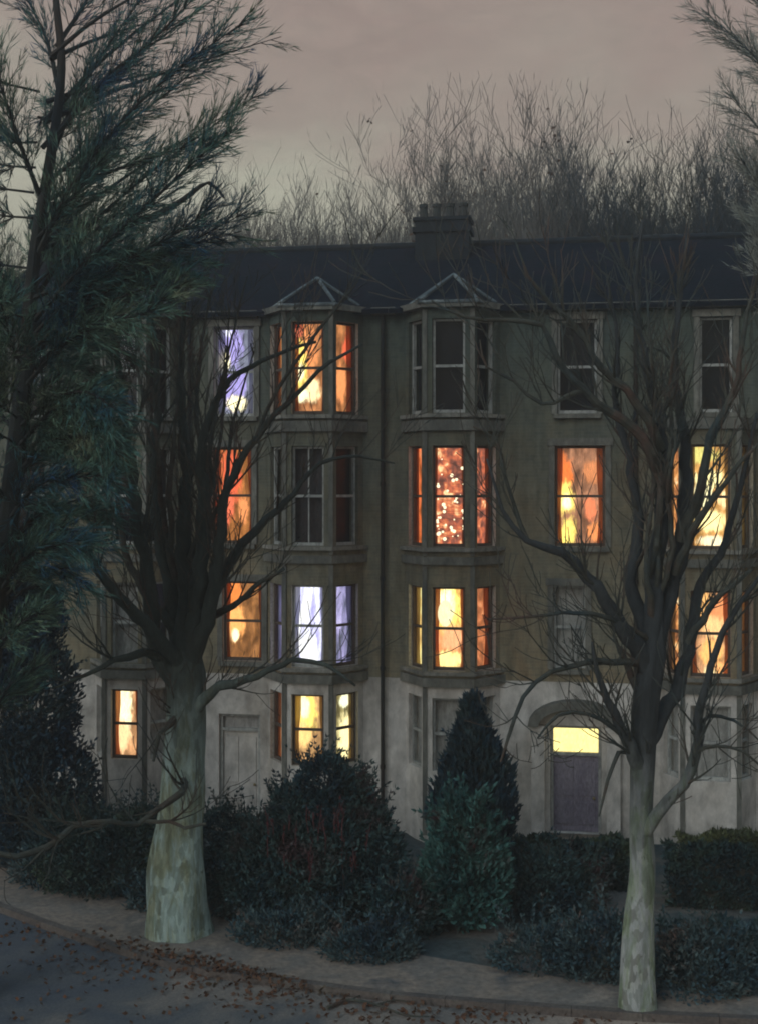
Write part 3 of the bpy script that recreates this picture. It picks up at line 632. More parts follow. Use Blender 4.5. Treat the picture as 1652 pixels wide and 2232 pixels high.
for i in range(len(pp)-1):
    pm.quad((l[i].x, l[i].y, .16), (r[i].x, r[i].y, .16), (r[i+1].x, r[i+1].y, .16), (l[i+1].x, l[i+1].y, .16))
    for q, sg in ((l, 1), (r, -1)):
        o0, o1 = (q[i]-pp[i]).normalized()*.25+q[i], (q[i+1]-pp[i+1]).normalized()*.25+q[i+1]
        pm.quad((q[i].x, q[i].y, .16), (q[i+1].x, q[i+1].y, .16), (o1.x, o1.y, .0), (o0.x, o0.y, .0))
tag(pm.build('path', M['path']), kind='structure')

def gwall(pa, pb, h, label, capmat=None, t=.24):
    """brick garden wall with coping between two ground points"""
    a, b = Vector(pa), Vector(pb); d = b-a; L = d.length; ang = math.atan2(d.y, d.x)
    root = empty('garden_wall', (a.x, a.y, 0), ang); tag(root, label, 'garden wall')
    m = MB(); m.box(0, L, 0, t, 0, h-.08); m.build('brickwork', M['brick_wall'], root)
    c = MB(); n = max(1, int(L/.6))
    for i in range(n): c.box(L*i/n+.004, L*(i+1)/n-.004, -.04, t+.04, h-.078, h)
    c.build('coping', capmat or M['coping'], root)
    p = MB()
    for x in (0.0, L): p.box(x-.19, x+.19, -.07, t+.07, 0, h+.12)
    for x in (0.0, L): p.prism([(x-.22, -.1), (x+.22, -.1), (x+.22, t+.1), (x-.22, t+.1)], h+.122, h+.20)
    p.build('pier', M['brick_wall'], root)

# ------------------------------------------------------------------ bare trees
def wob(rng, k): return Vector((rng.uniform(-k, k), rng.uniform(-k, k), rng.uniform(-k, k)))
def grow(mb, p, d, L, r, lvl, rng, up=.10, kid=(5, 8), rmin=.006, spread=.75, seg=None):
    n = seg or (6 if lvl > 1 else 5 if lvl else 4)
    pts = [p.copy()]; rad = [r]; d = d.normalized(); step = L/n
    for i in range(n):
        d = (d+wob(rng, .17)+Vector((0, 0, up))).normalized()
        pts.append(pts[-1]+d*step); rad.append(max(rmin, r*(1-(i+1)/(n+.6))))
    mb.tube(pts, rad, 6 if r > .05 else 4 if r > .018 else 3, cap=False)
    if lvl <= 0: return
    for k in range(rng.randint(*kid)):
        t = rng.uniform(.15, 1.0); i = min(n-1, int(t*n)); q = pts[i].lerp(pts[i+1], t*n-i)
        ax = (pts[i+1]-pts[i]).normalized(); sd = wob(rng, 1.0); sd = (sd-ax*sd.dot(ax)).normalized()
        dd = (ax*(1-spread*.45)+sd*spread*rng.uniform(.6, 1.1)+Vector((0, 0, .25))).normalized()
        grow(mb, q, dd, L*rng.uniform(.38, .62), max(rmin, rad[i]*rng.uniform(.45, .65)), lvl-1, rng, up, kid, rmin, spread)
def blade(mb, p, d, L, w, rng):
    s_ = d.cross(wob(rng, 1)); 
    if s_.length < 1e-4: return
    s_ = s_.normalized()*w/2; q = p+d*L*.45; e = p+d*L
    n = len(mb.v); mb.v += [tuple(p), tuple(q+s_), tuple(e), tuple(q-s_)]; mb.f.append((n, n+1, n+2, n+3))
def guided(mb_t, mb_c, guides, rng, lum, kids=1.2, klen=1.0, lvl=1, up=.12, rcut=.035, rmin=.007, thin=.80, axis=None):
    """guides: lists of (u, v, Y, diameter in plan units); thick ones go to the trunk mesh, all sprout twigs"""
    for gd in guides:
        pts = [P(a, b, c) for a, b, c, w in gd]; rad = [w*thin/2/F*c for a, b, c, w in gd]
        if axis:
            k_ = min(range(len(axis[0])), key=lambda j: abs(axis[0][j].z-pts[0].z)); ap, ar = axis[0][k_], axis[1][k_]
            if (ap-pts[0]).length < ar+.35:
                pts[0] = ap.copy(); rad[0] = min(rad[0], ar*.75); low = Vector((ap.x, ap.y, ap.z-.25)); pts.insert(0, low); rad.insert(0, rad[0]*.6)
        sp, sr = spline(pts, rad, .22)
        for i in range(1, len(sp)-1): sp[i] += wob(rng, min(.05, sr[i]*.5))
        big = max(rad) > .11
        (mb_t if big else mb_c).tube(sp, sr, 12 if max(rad) > .15 else 8 if max(rad) > .05 else 6, True, lum if big else 0, rng.random()*9)
        if kids <= 0: continue
        L = sum((sp[i+1]-sp[i]).length for i in range(len(sp)-1))
        for k in range(int(L*kids*3)):
            i = rng.randrange(len(sp)//5, len(sp)-1)
            if sr[i] > .22: continue
            ax = (sp[i+1]-sp[i]).normalized(); sd = wob(rng, 1); sd = (sd-ax*sd.dot(ax)).normalized()
            dd = (ax*.7+sd*rng.uniform(.35, .9)+Vector((0, 0, .35))).normalized()
            grow(mb_c, sp[i], dd, klen*rng.uniform(.5, 1.5), min(.028, max(.010, sr[i]*.45)), lvl, rng, up, (3, 6), rmin)

def bare_tree(name, label, base, trunk, guides, mat_t, seed, fan, **kw):
    rng = random.Random(seed); root = empty(name, base); tag(root, label, 'tree')
    t, l, c = MB(), MB(), MB()
    pts = [P(a, b, c_) for a, b, c_, w in trunk]; rad = [w/2/F*c_ for a, b, c_, w in trunk]; sp, sr = spline(pts, rad, .15)
    # root flare
    t.tube(sp, sr, 22, True, .22, seed)
    guided(l, c, guides, rng, .15, axis=(sp, sr), **kw)
    for k in range(fan[4]):      # the many slimmer limbs that rise between the main ones
        f0 = rng.uniform(0, 1); sgn = rng.uniform(-1, 1); u0, v0, Y_, sp_ = fan[0]+rng.uniform(-22, 22), fan[1]-f0*260, fan[2]+rng.uniform(-.2, .2), fan[3]
        u0 += sgn*f0*40; h_ = rng.uniform(380, 760); e = sgn*sp_*rng.uniform(.6, 1.1)
        g_ = [(u0+e*t**1.0*h_/600+rng.uniform(-16, 16)*(t > 0), v0-h_*t, Y_+t*rng.uniform(-1.3, 1.3), (1-t*.86)*rng.uniform(16, 26)) for t in (0, .22, .45, .7, 1)]
        guided(l, c, [g_], rng, .1, kids=.7, klen=.7, lvl=1, thin=.7)
    off = Vector(base)
    for mb, nm, mt, sm in ((t, 'trunk', mat_t, True), (l, 'limb', mat_t, True), (c, 'crown', M['bark_red'], False)):
        mb.v = [(v[0]-off.x, v[1]-off.y, v[2]-off.z) for v in mb.v]; mb.build(nm, mt, root, sm)
    return root

plane_L = planebark('pale_green_bark', (.27, .34, .32), (.20, .22, .15), ((.042, .050, .045), (.09, .085, .075)), 3.0, 4.6, 3.0)
plane_R = planebark('mossy_grey_bark', (.28, .29, .285), (.19, .23, .15), ((.040, .044, .046), (.10, .10, .085)), 2.4, 3.9, 7.0)
YL = 23.3
TL = [(394, 2075, YL, 178), (390, 2040, YL, 152), (386, 1990, YL, 138), (388, 1900, YL, 122), (396, 1780, YL, 100), (402, 1650, YL, 86), (406, 1540, YL, 80), (406, 1470, YL, 84), (403, 1420, YL, 66), (402, 1360, YL, 34)]
GL = [
 [(375, 1510, YL, 60), (345, 1420, YL-.2, 50), (330, 1300, YL-.4, 42), (300, 1150, YL-.6, 34), (285, 1000, YL-.7, 26), (262, 820, YL-.9, 18), (240, 640, YL-1, 9)],
 [(395, 1480, YL, 66), (385, 1340, YL+.3, 50), (352, 1180, YL+.5, 40), (335, 1020, YL+.7, 30), (345, 850, YL+.8, 20), (330, 660, YL+1, 9)],
 [(405, 1480, YL, 66), (410, 1330, YL, 52), (400, 1180, YL, 42), (408, 1020, YL+.1, 32), (395, 860, YL+.2, 22), (402, 640, YL+.2, 9)],
 [(415, 1480, YL, 60), (430, 1330, YL-.3, 50), (445, 1180, YL-.5, 38), (440, 1050, YL-.6, 30), (452, 930, YL-.7, 24), (500, 830, YL-.8, 16), (600, 775, YL-1.0, 11), (690, 745, YL-1.1, 8)],
 [(430, 1460, YL, 54), (462, 1330, YL-.5, 40), (480, 1190, YL-.8, 30), (500, 1060, YL-1.2, 22), (560, 950, YL-1.5, 17), (640, 865, YL-1.7, 13), (720, 790, YL-1.9, 10), (790, 750, YL-2, 6)],
 [(560, 950, YL-1.5, 12), (610, 840, YL-1.6, 11), (680, 740, YL-1.7, 10), (720, 690, YL-1.8, 8), (745, 655, YL-1.8, 5)],
 [(420, 1400, YL, 44), (470, 1290, YL+.5, 34), (530, 1180, YL+.7, 26), (585, 1130, YL+.9, 20), (640, 1075, YL+1, 16), (700, 1010, YL+1.1, 12), (780, 995, YL+1.2, 8), (860, 1010, YL+1.2, 4)],
 [(470, 1340, YL, 24), (520, 1310, YL-.5, 16), (570, 1270, YL-.9, 13), (620, 1240, YL-1.1, 8)],
 [(385, 1470, YL, 48), (350, 1390, YL-.6, 40), (290, 1330, YL-1.2, 32), (235, 1270, YL-1.6, 26), (180, 1200, YL-1.9, 20), (110, 1200, YL-2.1, 14), (40, 1260, YL-2.2, 8)],
 [(380, 1450, YL, 40), (310, 1425, YL-.5, 26), (250, 1440, YL-.9, 18), (190, 1470, YL-1.1, 12), (120, 1500, YL-1.3, 6)],
 [(430, 1560, YL-.2, 44), (480, 1500, YL-.4, 28), (560, 1475, YL-.7, 19), (640, 1440, YL-.9, 15), (710, 1450, YL-1, 12), (775, 1495, YL-1.1, 6)],
 [(445, 1700, YL-.3, 24), (400, 1725, YL-.7, 20), (350, 1760, YL-1, 17), (300, 1795, YL-1.3, 15), (240, 1790, YL-1.7, 15), (160, 1805, YL-2.0, 17), (100, 1850, YL-2.3, 20), (40, 1865, YL-2.6, 18), (-40, 1850, YL-2.8, 14)],
 [(318, 1790, YL-1.2, 12), (370, 1790, YL-1.2, 12), (405, 1803, YL-1.25, 10), (450, 1795, YL-1.3, 7)],
 [(330, 1180, YL-.3, 22), (270, 1050, YL, 18), (225, 900, YL+.2, 13), (200, 760, YL+.3, 7)],
 [(350, 1400, YL+.2, 30), (285, 1240, YL+.4, 22), (255, 1120, YL+.6, 17), (190, 1000, YL+.8, 11), (130, 940, YL+.8, 6)],
 [(430, 1250, YL+.4, 26), (455, 1090, YL+.7, 20), (430, 900, YL+1, 14), (445, 720, YL+1.2, 8), (470, 600, YL+1.2, 5)],
 [(390, 1560, YL-.3, 30), (350, 1600, YL-.7, 14), (335, 1660, YL-.9, 8)],
]
bare_tree('bare_tree', 'stout bare tree with a pale thick trunk and many upright limbs on the left pavement', P(398, 2050, YL), TL, GL, plane_L, 11, (385, 1400, YL, 160, 5), kids=1.1, klen=1.15, lvl=1)
GL = [[((400+(u-400)*(1+.38*min(1, (1400-v)/400)) if v < 1400 and 230 < u < 470 else u), v, c, w) for u, v, c, w in g] for g in GL]
YR = 20.0
TR = [(1390, 2238, YR, 112), (1388, 2205, YR, 86), (1388, 2130, YR, 72), (1392, 2000, YR, 64), (1398, 1900, YR, 56), (1396, 1800, YR, 52), (1398, 1700, YR, 54), (1402, 1600, YR, 56), (1410, 1500, YR, 60), (1420, 1430, YR, 60), (1425, 1370, YR, 42), (1428, 1320, YR, 22)]
GR = [
 [(1400, 1830, YR, 40), (1430, 1775, YR-.2, 36), (1490, 1715, YR-.4, 32), (1515, 1640, YR-.5, 30), (1525, 1540, YR-.6, 26), (1550, 1450, YR-.7, 22), (1590, 1350, YR-.8, 17), (1640, 1280, YR-.9, 12), (1700, 1180, YR-.9, 8)],
 [(1410, 1620, YR, 56), (1460, 1540, YR+.3, 44), (1500, 1420, YR+.5, 34), (1530, 1280, YR+.6, 26), (1580, 1180, YR+.7, 20), (1615, 1050, YR+.8, 15), (1650, 900, YR+.8, 9)],
 [(1420, 1480, YR, 60), (1380, 1410, YR-.2, 50), (1335, 1330, YR-.5, 40), (1285, 1260, YR-.7, 32), (1225, 1205, YR-.9, 25), (1150, 1180, YR-1.1, 17), (1095, 1110, YR-1.2, 11), (1060, 1000, YR-1.3, 6)],
 [(1425, 1450, YR, 58), (1425, 1300, YR, 48), (1440, 1150, YR, 42), (1450, 1000, YR+.1, 36), (1430, 880, YR+.2, 28), (1400, 760, YR+.2, 20), (1385, 620, YR+.3, 12), (1400, 480, YR+.3, 6)],
 [(1440, 1430, YR, 50), (1470, 1260, YR+.3, 42), (1490, 1100, YR+.5, 36), (1490, 950, YR+.6, 28), (1470, 800, YR+.7, 22), (1480, 640, YR+.8, 14), (1500, 500, YR+.8, 7)],
 [(1410, 1400, YR, 50), (1372, 1270, YR+.3, 40), (1390, 1130, YR+.4, 30), (1370, 1000, YR+.5, 24), (1340, 880, YR+.6, 18), (1345, 740, YR+.6, 12), (1320, 600, YR+.7, 6)],
 [(1446, 1050, YR, 36), (1400, 960, YR-.3, 30), (1330, 900, YR-.5, 26), (1270, 850, YR-.7, 22), (1210, 780, YR-.9, 18), (1180, 710, YR-1, 15), (1100, 700, YR-1.1, 12), (1010, 690, YR-1.2, 9), (940, 655, YR-1.2, 5)],
 [(1440, 980, YR, 30), (1390, 880, YR-.2, 24), (1310, 800, YR-.3, 20), (1260, 720, YR-.4, 17), (1200, 660, YR-.4, 14), (1150, 600, YR-.5, 8), (1120, 520, YR-.5, 4)],
 [(1480, 1180, YR, 34), (1530, 1050, YR-.2, 26), (1545, 950, YR-.3, 22), (1600, 850, YR-.5, 18), (1620, 720, YR-.6, 13), (1650, 600, YR-.6, 8)],
 [(1420, 1450, YR, 30), (1360, 1440, YR-.3, 20), (1280, 1445, YR-.6, 17), (1200, 1465, YR-.8, 14), (1140, 1520, YR-1, 12), (1110, 1600, YR-1.1, 10), (1090, 1660, YR-1.1, 5)],
 [(1385, 1410, YR-.2, 20), (1330, 1350, YR-.6, 15), (1250, 1335, YR-.8, 12), (1160, 1345, YR-1, 9), (1060, 1350, YR-1.1, 5)],
 [(1400, 1700, YR, 48), (1370, 1620, YR-.3, 34), (1335, 1550, YR-.5, 26), (1305, 1470, YR-.7, 16), (1290, 1400, YR-.8, 8)],
 [(1395, 1660, YR, 24), (1340, 1590, YR-.4, 14), (1280, 1555, YR-.6, 11), (1215, 1560, YR-.8, 10), (1170, 1610, YR-.9, 5)],
 [(1392, 1640, YR, 22), (1350, 1640, YR-.2, 13), (1325, 1700, YR-.4, 10), (1305, 1780, YR-.5, 5)],
 [(1395, 1560, YR, 34), (1375, 1480, YR+.3, 22), (1350, 1410, YR+.5, 14)],
 [(1515, 1640, YR-.5, 14), (1560, 1625, YR-.7, 10), (1620, 1640, YR-.8, 8), (1680, 1690, YR-.9, 5)],
 [(1510, 1600, YR-.5, 16), (1545, 1560, YR-.4, 12), (1600, 1570, YR-.5, 8), (1660, 1620, YR-.6, 4)],
 [(1470, 1250, YR, 26), (1520, 1130, YR-.5, 20), (1560, 1080, YR-.8, 16), (1610, 1010, YR-1, 11), (1680, 940, YR-1.1, 6)],
 [(1500, 1400, YR-.4, 22), (1545, 1330, YR-.8, 18), (1590, 1280, YR-1, 12), (1640, 1240, YR-1.1, 7)],
 [(1150, 1180, YR-1.1, 14), (1105, 1060, YR-1, 10), (1080, 960, YR-1, 8), (1030, 930, YR-1, 5)],
 [(1270, 850, YR-.7, 15), (1180, 880, YR-.8, 11), (1120, 830, YR-.8, 9), (1060, 800, YR-.9, 7), (1045, 740, YR-.9, 4)],
]
bare_tree('bare_tree', 'slender bare tree with mossy grey trunk and dark fanning limbs right of the purple door', P(1390, 2220, YR), TR, GR, plane_R, 23, (1425, 1380, YR, 125, 6), kids=1.1, klen=1.0, lvl=1)

# ------------------------------------------------------------------ feathery evergreen at left
rng = random.Random(5)
YE = 20.6
ev = empty('evergreen_tree', P(-70, 2170, YE)); tag(ev, 'tall feathery evergreen tree with sweeping blue green boughs filling the left edge', 'tree')
et, ef = MB(), MB()
tr = [(-70, 2200, YE, 110), (-60, 1950, YE, 84), (-45, 1650, YE, 70), (-20, 1380, YE, 60), (15, 1150, YE, 50), (40, 950, YE, 42), (60, 760, YE, 34), (75, 560, YE, 28), (110, 350, YE, 22), (135, 150, YE, 18), (120, -60, YE, 14), (130, -350, YE, 6)]
sp, sr = spline([P(a, b, c) for a, b, c, w in tr], [w/2/F*c for a, b, c, w in tr], .25); et.tube(sp, sr, 12, True, .15)
def spray(pts, rad0, rng, dens, blen, lat, droop, k=1.0):
    """a bough: stem with side sprigs, each feathered with narrow leaf blades"""
    sp, sr = spline(pts, [rad0*(1-i/(len(pts)-.6)) for i in range(len(pts))], .2)
    et.tube(sp, [max(.007, x) for x in sr], 5, False)
    n = len(sp)
    for i in range(2, n-1):
        t = i/n; dens_ = dens+(3 if pts[-1].z < 15 else 0); ax = (sp[i+1]-sp[i]).normalized()
        for _ in range(dens_):
            sd = wob(rng, 1); sd.z *= .7; sd = (sd-ax*sd.dot(ax)).normalized()
            d = (ax*rng.uniform(.7, 1.3)+sd*rng.uniform(.3, .9)+Vector((0, 0, droop))).normalized()
            L = lat*rng.uniform(.4, 1.1)*(1.15-.6*t)*k; q = sp[i].copy(); m = max(3, int(L/.11)); pq = [q.copy()]
            for j in range(m):
                d = (d+wob(rng, .14)+Vector((0, 0, droop*.25))).normalized(); q = q+d*(L/m); pq.append(q.copy())
                for _b in range(4):
                    blade(ef, q, (d*1.0+wob(rng, .42)).normalized(), blen*rng.uniform(.6, 2.0), .013*rng.uniform(.6, 1.4), rng)
            et.tube(pq, [max(.004, .010*(1-j/m)) for j in range(m+1)], 3, False)
B = [
 ([(80, 560, 0), (150, 420, -.4), (260, 270, -.8), (390, 150, -1.1), (545, 40, -1.3)], 6, 1.0),
 ([(70, 660, 0), (170, 520, .3), (300, 400, .6), (430, 300, .9), (570, 200, 1.1)], 6, 1.0),
 ([(65, 740, 0), (170, 640, -.5), (290, 560, -.9), (400, 500, -1.2), (470, 440, -1.3)], 6, .9),
 ([(110, 350, 0), (170, 210, .2), (250, 80, .4), (350, -60, .5)], 6, 1.0),
 ([(120, 300, 0), (220, 180, -.5), (330, 90, -.8), (450, -30, -1)], 6, 1.0),
 ([(130, 200, 0), (100, 80, .3), (40, -40, .5)], 6, .9),
 ([(125, 100, 0), (190, 0, .3), (230, -100, .3)], 5, .9),
 ([(90, 430, 0), (40, 300, -.4), (0, 180, -.6), (-60, 60, -.8)], 7, .9),
 ([(60, 780, 0), (10, 650, .4), (-40, 520, .6)], 8, .9),
 ([(55, 800, 0), (150, 700, .6), (260, 620, .9), (360, 590, 1.1), (450, 560, 1.2)], 7, .9),
 ([(50, 850, 0), (130, 760, -.4), (220, 700, -.8), (320, 680, -1), (400, 600, -1.1)], 7, .9),
 ([(45, 900, 0), (110, 830, .4), (190, 800, .8), (250, 840, 1)], 8, .9),
 ([(35, 980, 0), (110, 900, -.5), (180, 880, -.9), (260, 930, -1.1)], 8, .9),
 ([(25, 1060, 0), (100, 980, .5), (180, 960, .8), (240, 1010, 1)], 8, .9),
 ([(15, 1140, 0), (80, 1060, -.5), (160, 1040, -.8), (250, 1040, -1.1)], 8, .9),
 ([(5, 1220, 0), (70, 1140, .4), (140, 1110, .6), (230, 1120, .8)], 8, .9),
 ([(-5, 1300, 0), (50, 1220, -.4), (110, 1190, -.6), (190, 1190, -.8)], 7, .8),
 ([(40, 950, 0), (-20, 880, .4), (-90, 850, .5)], 8, .9),
 ([(20, 1100, 0), (-40, 1020, -.4), (-100, 1010, -.5)], 7, .9),
 ([(70, 620, 0), (130, 470, .8), (190, 340, 1.2), (240, 250, 1.4)], 6, .9),
 ([(100, 400, 0), (190, 330, .9), (330, 230, 1.5), (480, 110, 1.8)], 6, 1.0),
 ([(75, 700, 0), (200, 560, -1.0), (330, 440, -1.6), (450, 330, -1.8), (520, 280, -1.9)], 6, .9),
 ([(-30, 1450, 0), (30, 1370, -.4), (100, 1330, -.7)], 7, .8), ([(-40, 1600, 0), (20, 1500, .4), (90, 1450, .6)], 7, .8),
]
for i in range(13):
    v0 = rng.uniform(120, 820); sl = rng.uniform(.25, 1.0); L_ = rng.uniform(260, 520)*(1 if v0 > 250 else .8); dy = rng.uniform(-1.4, 1.6); u0 = 75+(500-v0)*.10
    B.append(([(u0, v0, 0), (u0+L_*.3, v0-L_*.3*sl*1.1, dy*.3), (u0+L_*.65, v0-L_*.62*sl, dy*.7), (u0+L_, v0-L_*.88*sl, dy)], 1, 1.05))
for i in range(10):
    v0 = rng.uniform(700, 1350); L_ = rng.uniform(150, 270); dy = rng.uniform(-1.4, 1.4); u0 = 40-(v0-900)*.1
    B.append(([(u0, v0, 0), (u0+L_*.35, v0-L_*.30, dy*.3), (u0+L_*.7, v0-L_*.38, dy*.7), (u0+L_, v0-L_*.2, dy)], 6, .9))
for pts, dens, k in B:
    spray([P(a, b, YE+c*1.5) for a, b, c in pts], .045, rng, dens, .17, .95, .05 if pts[-1][1] < 500 else -.08, k)
# behind boughs reaching away from and towards the street
for i in range(22):
    v = 200+i*55; u = 70-(v-500)*.06; a = rng.uniform(0, 6.28)
    p0 = P(u, v, YE); d = Vector((math.cos(a)*.9-.5, math.sin(a), .25)).normalized()
    spray([p0, p0+d*.9, p0+d*1.7+Vector((0, 0, .2)), p0+d*2.4+Vector((0, 0, .15))], .022, rng, 6, .17, .9, 0)
dk = [(150, 760, 20.3, 22), (200, 620, 20.0, 18), (260, 500, 19.8, 15), (340, 470, 19.7, 13), (400, 435, 19.6, 12), (455, 398, 19.5, 9), (490, 432, 19.5, 5)]
sp, sr = spline([P(a, b, c) for a, b, c, w in dk], [w/2/F*c for a, b, c, w in dk], .15)
et.tube(sp, sr, 7)
off = ev.location
for mb, nm, mt in ((et, 'trunk', M['bark_evergreen']), (ef, 'crown', M['fir'])):
    mb.v = [(v[0]-off.x, v[1]-off.y, v[2]-off.z) for v in mb.v]; mb.build(nm, mt, ev)

# hazy tree whose crown hangs in at the top right corner
YT = 27.0
tt = empty('bare_tree', P(1860, 1900, YT)); tag(tt, 'tall thin leaved tree whose grey crown hangs in at the top right corner', 'tree')
et, ef = MB(), MB(); rng = random.Random(8)
tr = [(1880, 1912, YT, 70), (1870, 1300, YT, 56), (1850, 700, YT, 44), (1830, 200, YT, 30), (1840, -300, YT, 8)]
sp, sr = spline([P(a, b, c) for a, b, c, w in tr], [w/2/F*c for a, b, c, w in tr], .3); et.tube(sp, sr, 10, True, .12)
for pts in ([(1835, 300, 0), (1740, 120, .3), (1620, -30, .5), (1480, -120, .6)], [(1840, 420, 0), (1730, 230, -.4), (1640, 120, -.6), (1530, 20, -.8)],
            [(1845, 560, 0), (1740, 400, .3), (1670, 300, .5), (1580, 200, .7)], [(1850, 700, 0), (1760, 560, -.3), (1690, 460, -.5), (1610, 340, -.6)],
            [(1830, 200, 0), (1900, 50, .3), (2000, -80, .5)], [(1850, 700, 0), (1960, 500, .3), (2080, 420, .5)], [(1832, 350, 0), (1700, 180, .9), (1600, 100, 1.4)],
            [(1855, 800, 0), (1750, 700, .5), (1680, 600, .7), (1640, 480, .8)]):
    spray([P(a, b, YT+c*1.5) for a, b, c in pts], .05, rng, 4, .20, 1.25, .06, 1.0)
off = tt.location
M['greyleaf'] = leafmat('grey_green_leaves', [(.12, .14, .13), (.19, .20, .17), (.24, .24, .21)], .6)  # leaf tones lightened and greyed, haze put into the colour
for mb, nm, mt in ((et, 'trunk', M['bark_far']), (ef, 'crown', M['greyleaf'])):
    mb.v = [(v[0]-off.x, v[1]-off.y, v[2]-off.z) for v in mb.v]; mb.build(nm, mt, tt)

# ------------------------------------------------------------------ trees behind the roofs
def far_tree_mesh(seed, H, Wd, leaf=0):
    rng = random.Random(seed); t, c, lf = MB(), MB(), MB()
    pts = [Vector((0, 0, 0)), Vector((rng.uniform(-.3, .3), 0, H*.3)), Vector((rng.uniform(-.5, .5), 0, H*.5))]
    sp, sr = spline(pts, [.42, .32, .22], .6); t.tube(sp, sr, 8)
    n = 15
    for i in range(n):
        a = 2*math.pi*i/n+rng.uniform(-.3, .3); p = sp[rng.randrange(len(sp)*2//3, len(sp))]
        w = rng.uniform(.1, 1); d = Vector((math.cos(a)*w*Wd, math.sin(a)*w*Wd, H*.5)).normalized()
        L = H*.5*rng.uniform(.75, 1.12)
        grow(c, p, d, L, .12, 3, rng, .07, (5, 8), .010, .6)
    vs = c.v
    for _ in range(17000):
        p = Vector(vs[rng.randrange(len(vs))])
        if p.z > H*.35: blade(c, p, (wob(rng, .55)+Vector((0, 0, 1))).normalized(), rng.uniform(.35, .9), .022, rng)
    if leaf:
        vs = c.v
        for _ in range(leaf):
            p = Vector(vs[rng.randrange(len(vs))])
            if p.z < H*.7: continue
            for q in range(rng.randint(1, 4)): blade(lf, p+wob(rng, .12), wob(rng, 1).normalized(), .18, .13, rng)
    return t, c, lf
protos = []
for sd, H, Wd, lf in ((31, 20, 4.2, 0), (32, 20, 3.0, 0), (33, 20, 5.0, 240), (34, 20, 3.6, 0)):
    t, c, l = far_tree_mesh(sd, H, Wd, lf); r = empty('bare_tree')
    t.build('trunk', M['bark_far'], r); c.build('crown', M['bark_far'], r)
    if lf: l.build('leaves', M['rust_leaf'], r)
    protos.append(r)
def copy_tree(o):
    c = o.copy(); COL.objects.link(c)
    for ch in o.children:
        d = ch.copy(); COL.objects.link(d); d.parent = c
    return c
far = [  # u, top v, Y, proto, label
 (330, 430, 52, 0, 'small misty tree behind the roof just right of the evergreen'),
 (470, 400, 56, 2, 'misty bare tree behind the roofs left of the lavender window'),
 (600, 430, 46, 3, 'low brownish tree behind the roof above the lavender window'),
 (740, 410, 54, 0, 'misty tree behind the roof above the left bay gablet'),
 (850, 430, 47, 2, 'small bare tree behind the roof just left of the chimney'),
 (990, 240, 50, 2, 'tall bare tree behind the chimney with a few withered leaves at its top'),
 (1090, 290, 58, 3, 'pale tall bare tree behind the roof right of the chimney'),
 (1190, 330, 47, 0, 'dark spreading tree behind the roof midway between chimney and slender trunk'),
 (1290, 330, 55, 1, 'narrow bare tree behind the roof left of the slender tree top'),
 (1390, 320, 46, 3, 'dense blue dark tree behind the roof above the slender tree'),
 (1500, 340, 52, 0, 'wide dark tree behind the roof right of the slender tree'),
 (1600, 330, 47, 1, 'dark narrow tree behind the roof at the right edge'),
 (1720, 290, 50, 3, 'tall tree behind the roof past the right edge'),
 (250, 500, 60, 1, 'distant low tree between the evergreen boughs and the misty trees'),
 (420, 450, 45, 3, 'low grey brown tree close behind the roof left of the lavender window'),
 (530, 460, 44, 1, 'low grey brown tree close behind the roof over the lavender window'),
 (700, 455, 44, 2, 'low grey brown tree close behind the roof over the left bay gablet'),
 (790, 450, 45, 0, 'low grey brown tree close behind the roof halfway from gablet to chimney'),
 (400, 495, 66, 2, 'distant low tree behind the misty trees left of the lavender window'),
 (540, 455, 68, 0, 'faint distant tree above the lavender window'),
 (670, 490, 64, 2, 'faint low tree behind the roof left of the left bay gablet'),
 (800, 440, 67, 3, 'faint distant tree between the left bay gablet and the chimney'),
 (910, 400, 62, 0, 'pale tree rising behind the left edge of the chimney'),
 (1040, 400, 45, 1, 'low dark tree close behind the chimney on its right'),
 (1140, 400, 43, 3, 'low dark bushy tree close behind the roof right of the chimney'),
 (1240, 360, 43, 2, 'low dark tree close behind the roof, second right of the chimney'),
 (1350, 345, 42, 0, 'low dark tree close behind the roof under the slender tree top'),
 (1450, 350, 43, 1, 'low dark tree close behind the roof right of the slender tree top'),
 (1560, 350, 42, 3, 'low dark tree close behind the roof near the right edge'),
 (1650, 350, 44, 2, 'low dark tree close behind the roof at the right edge'),
 (160, 480, 50, 3, 'bare tree behind the roof hidden in the evergreen boughs'),
]
used = set()
for i, (u, v, Y, k, lab) in enumerate(far):
    o = protos[k] if k not in used else copy_tree(protos[k]); used.add(k)
    top = P(u, v, Y); h = top.z; o.location = (top.x, Y, 0); hm = sorted(q.co.z for ch in o.children if ch.name.startswith('crown') for q in ch.data.vertices); s = h/hm[int(len(hm)*.998)]
    for ch in o.children:
        if ch.name.startswith(('crown', 'trunk')):
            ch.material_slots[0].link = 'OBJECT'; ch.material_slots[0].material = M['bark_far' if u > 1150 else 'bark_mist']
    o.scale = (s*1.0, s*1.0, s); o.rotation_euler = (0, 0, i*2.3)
    tag(o, lab, 'tree', 'trees behind the roofs')

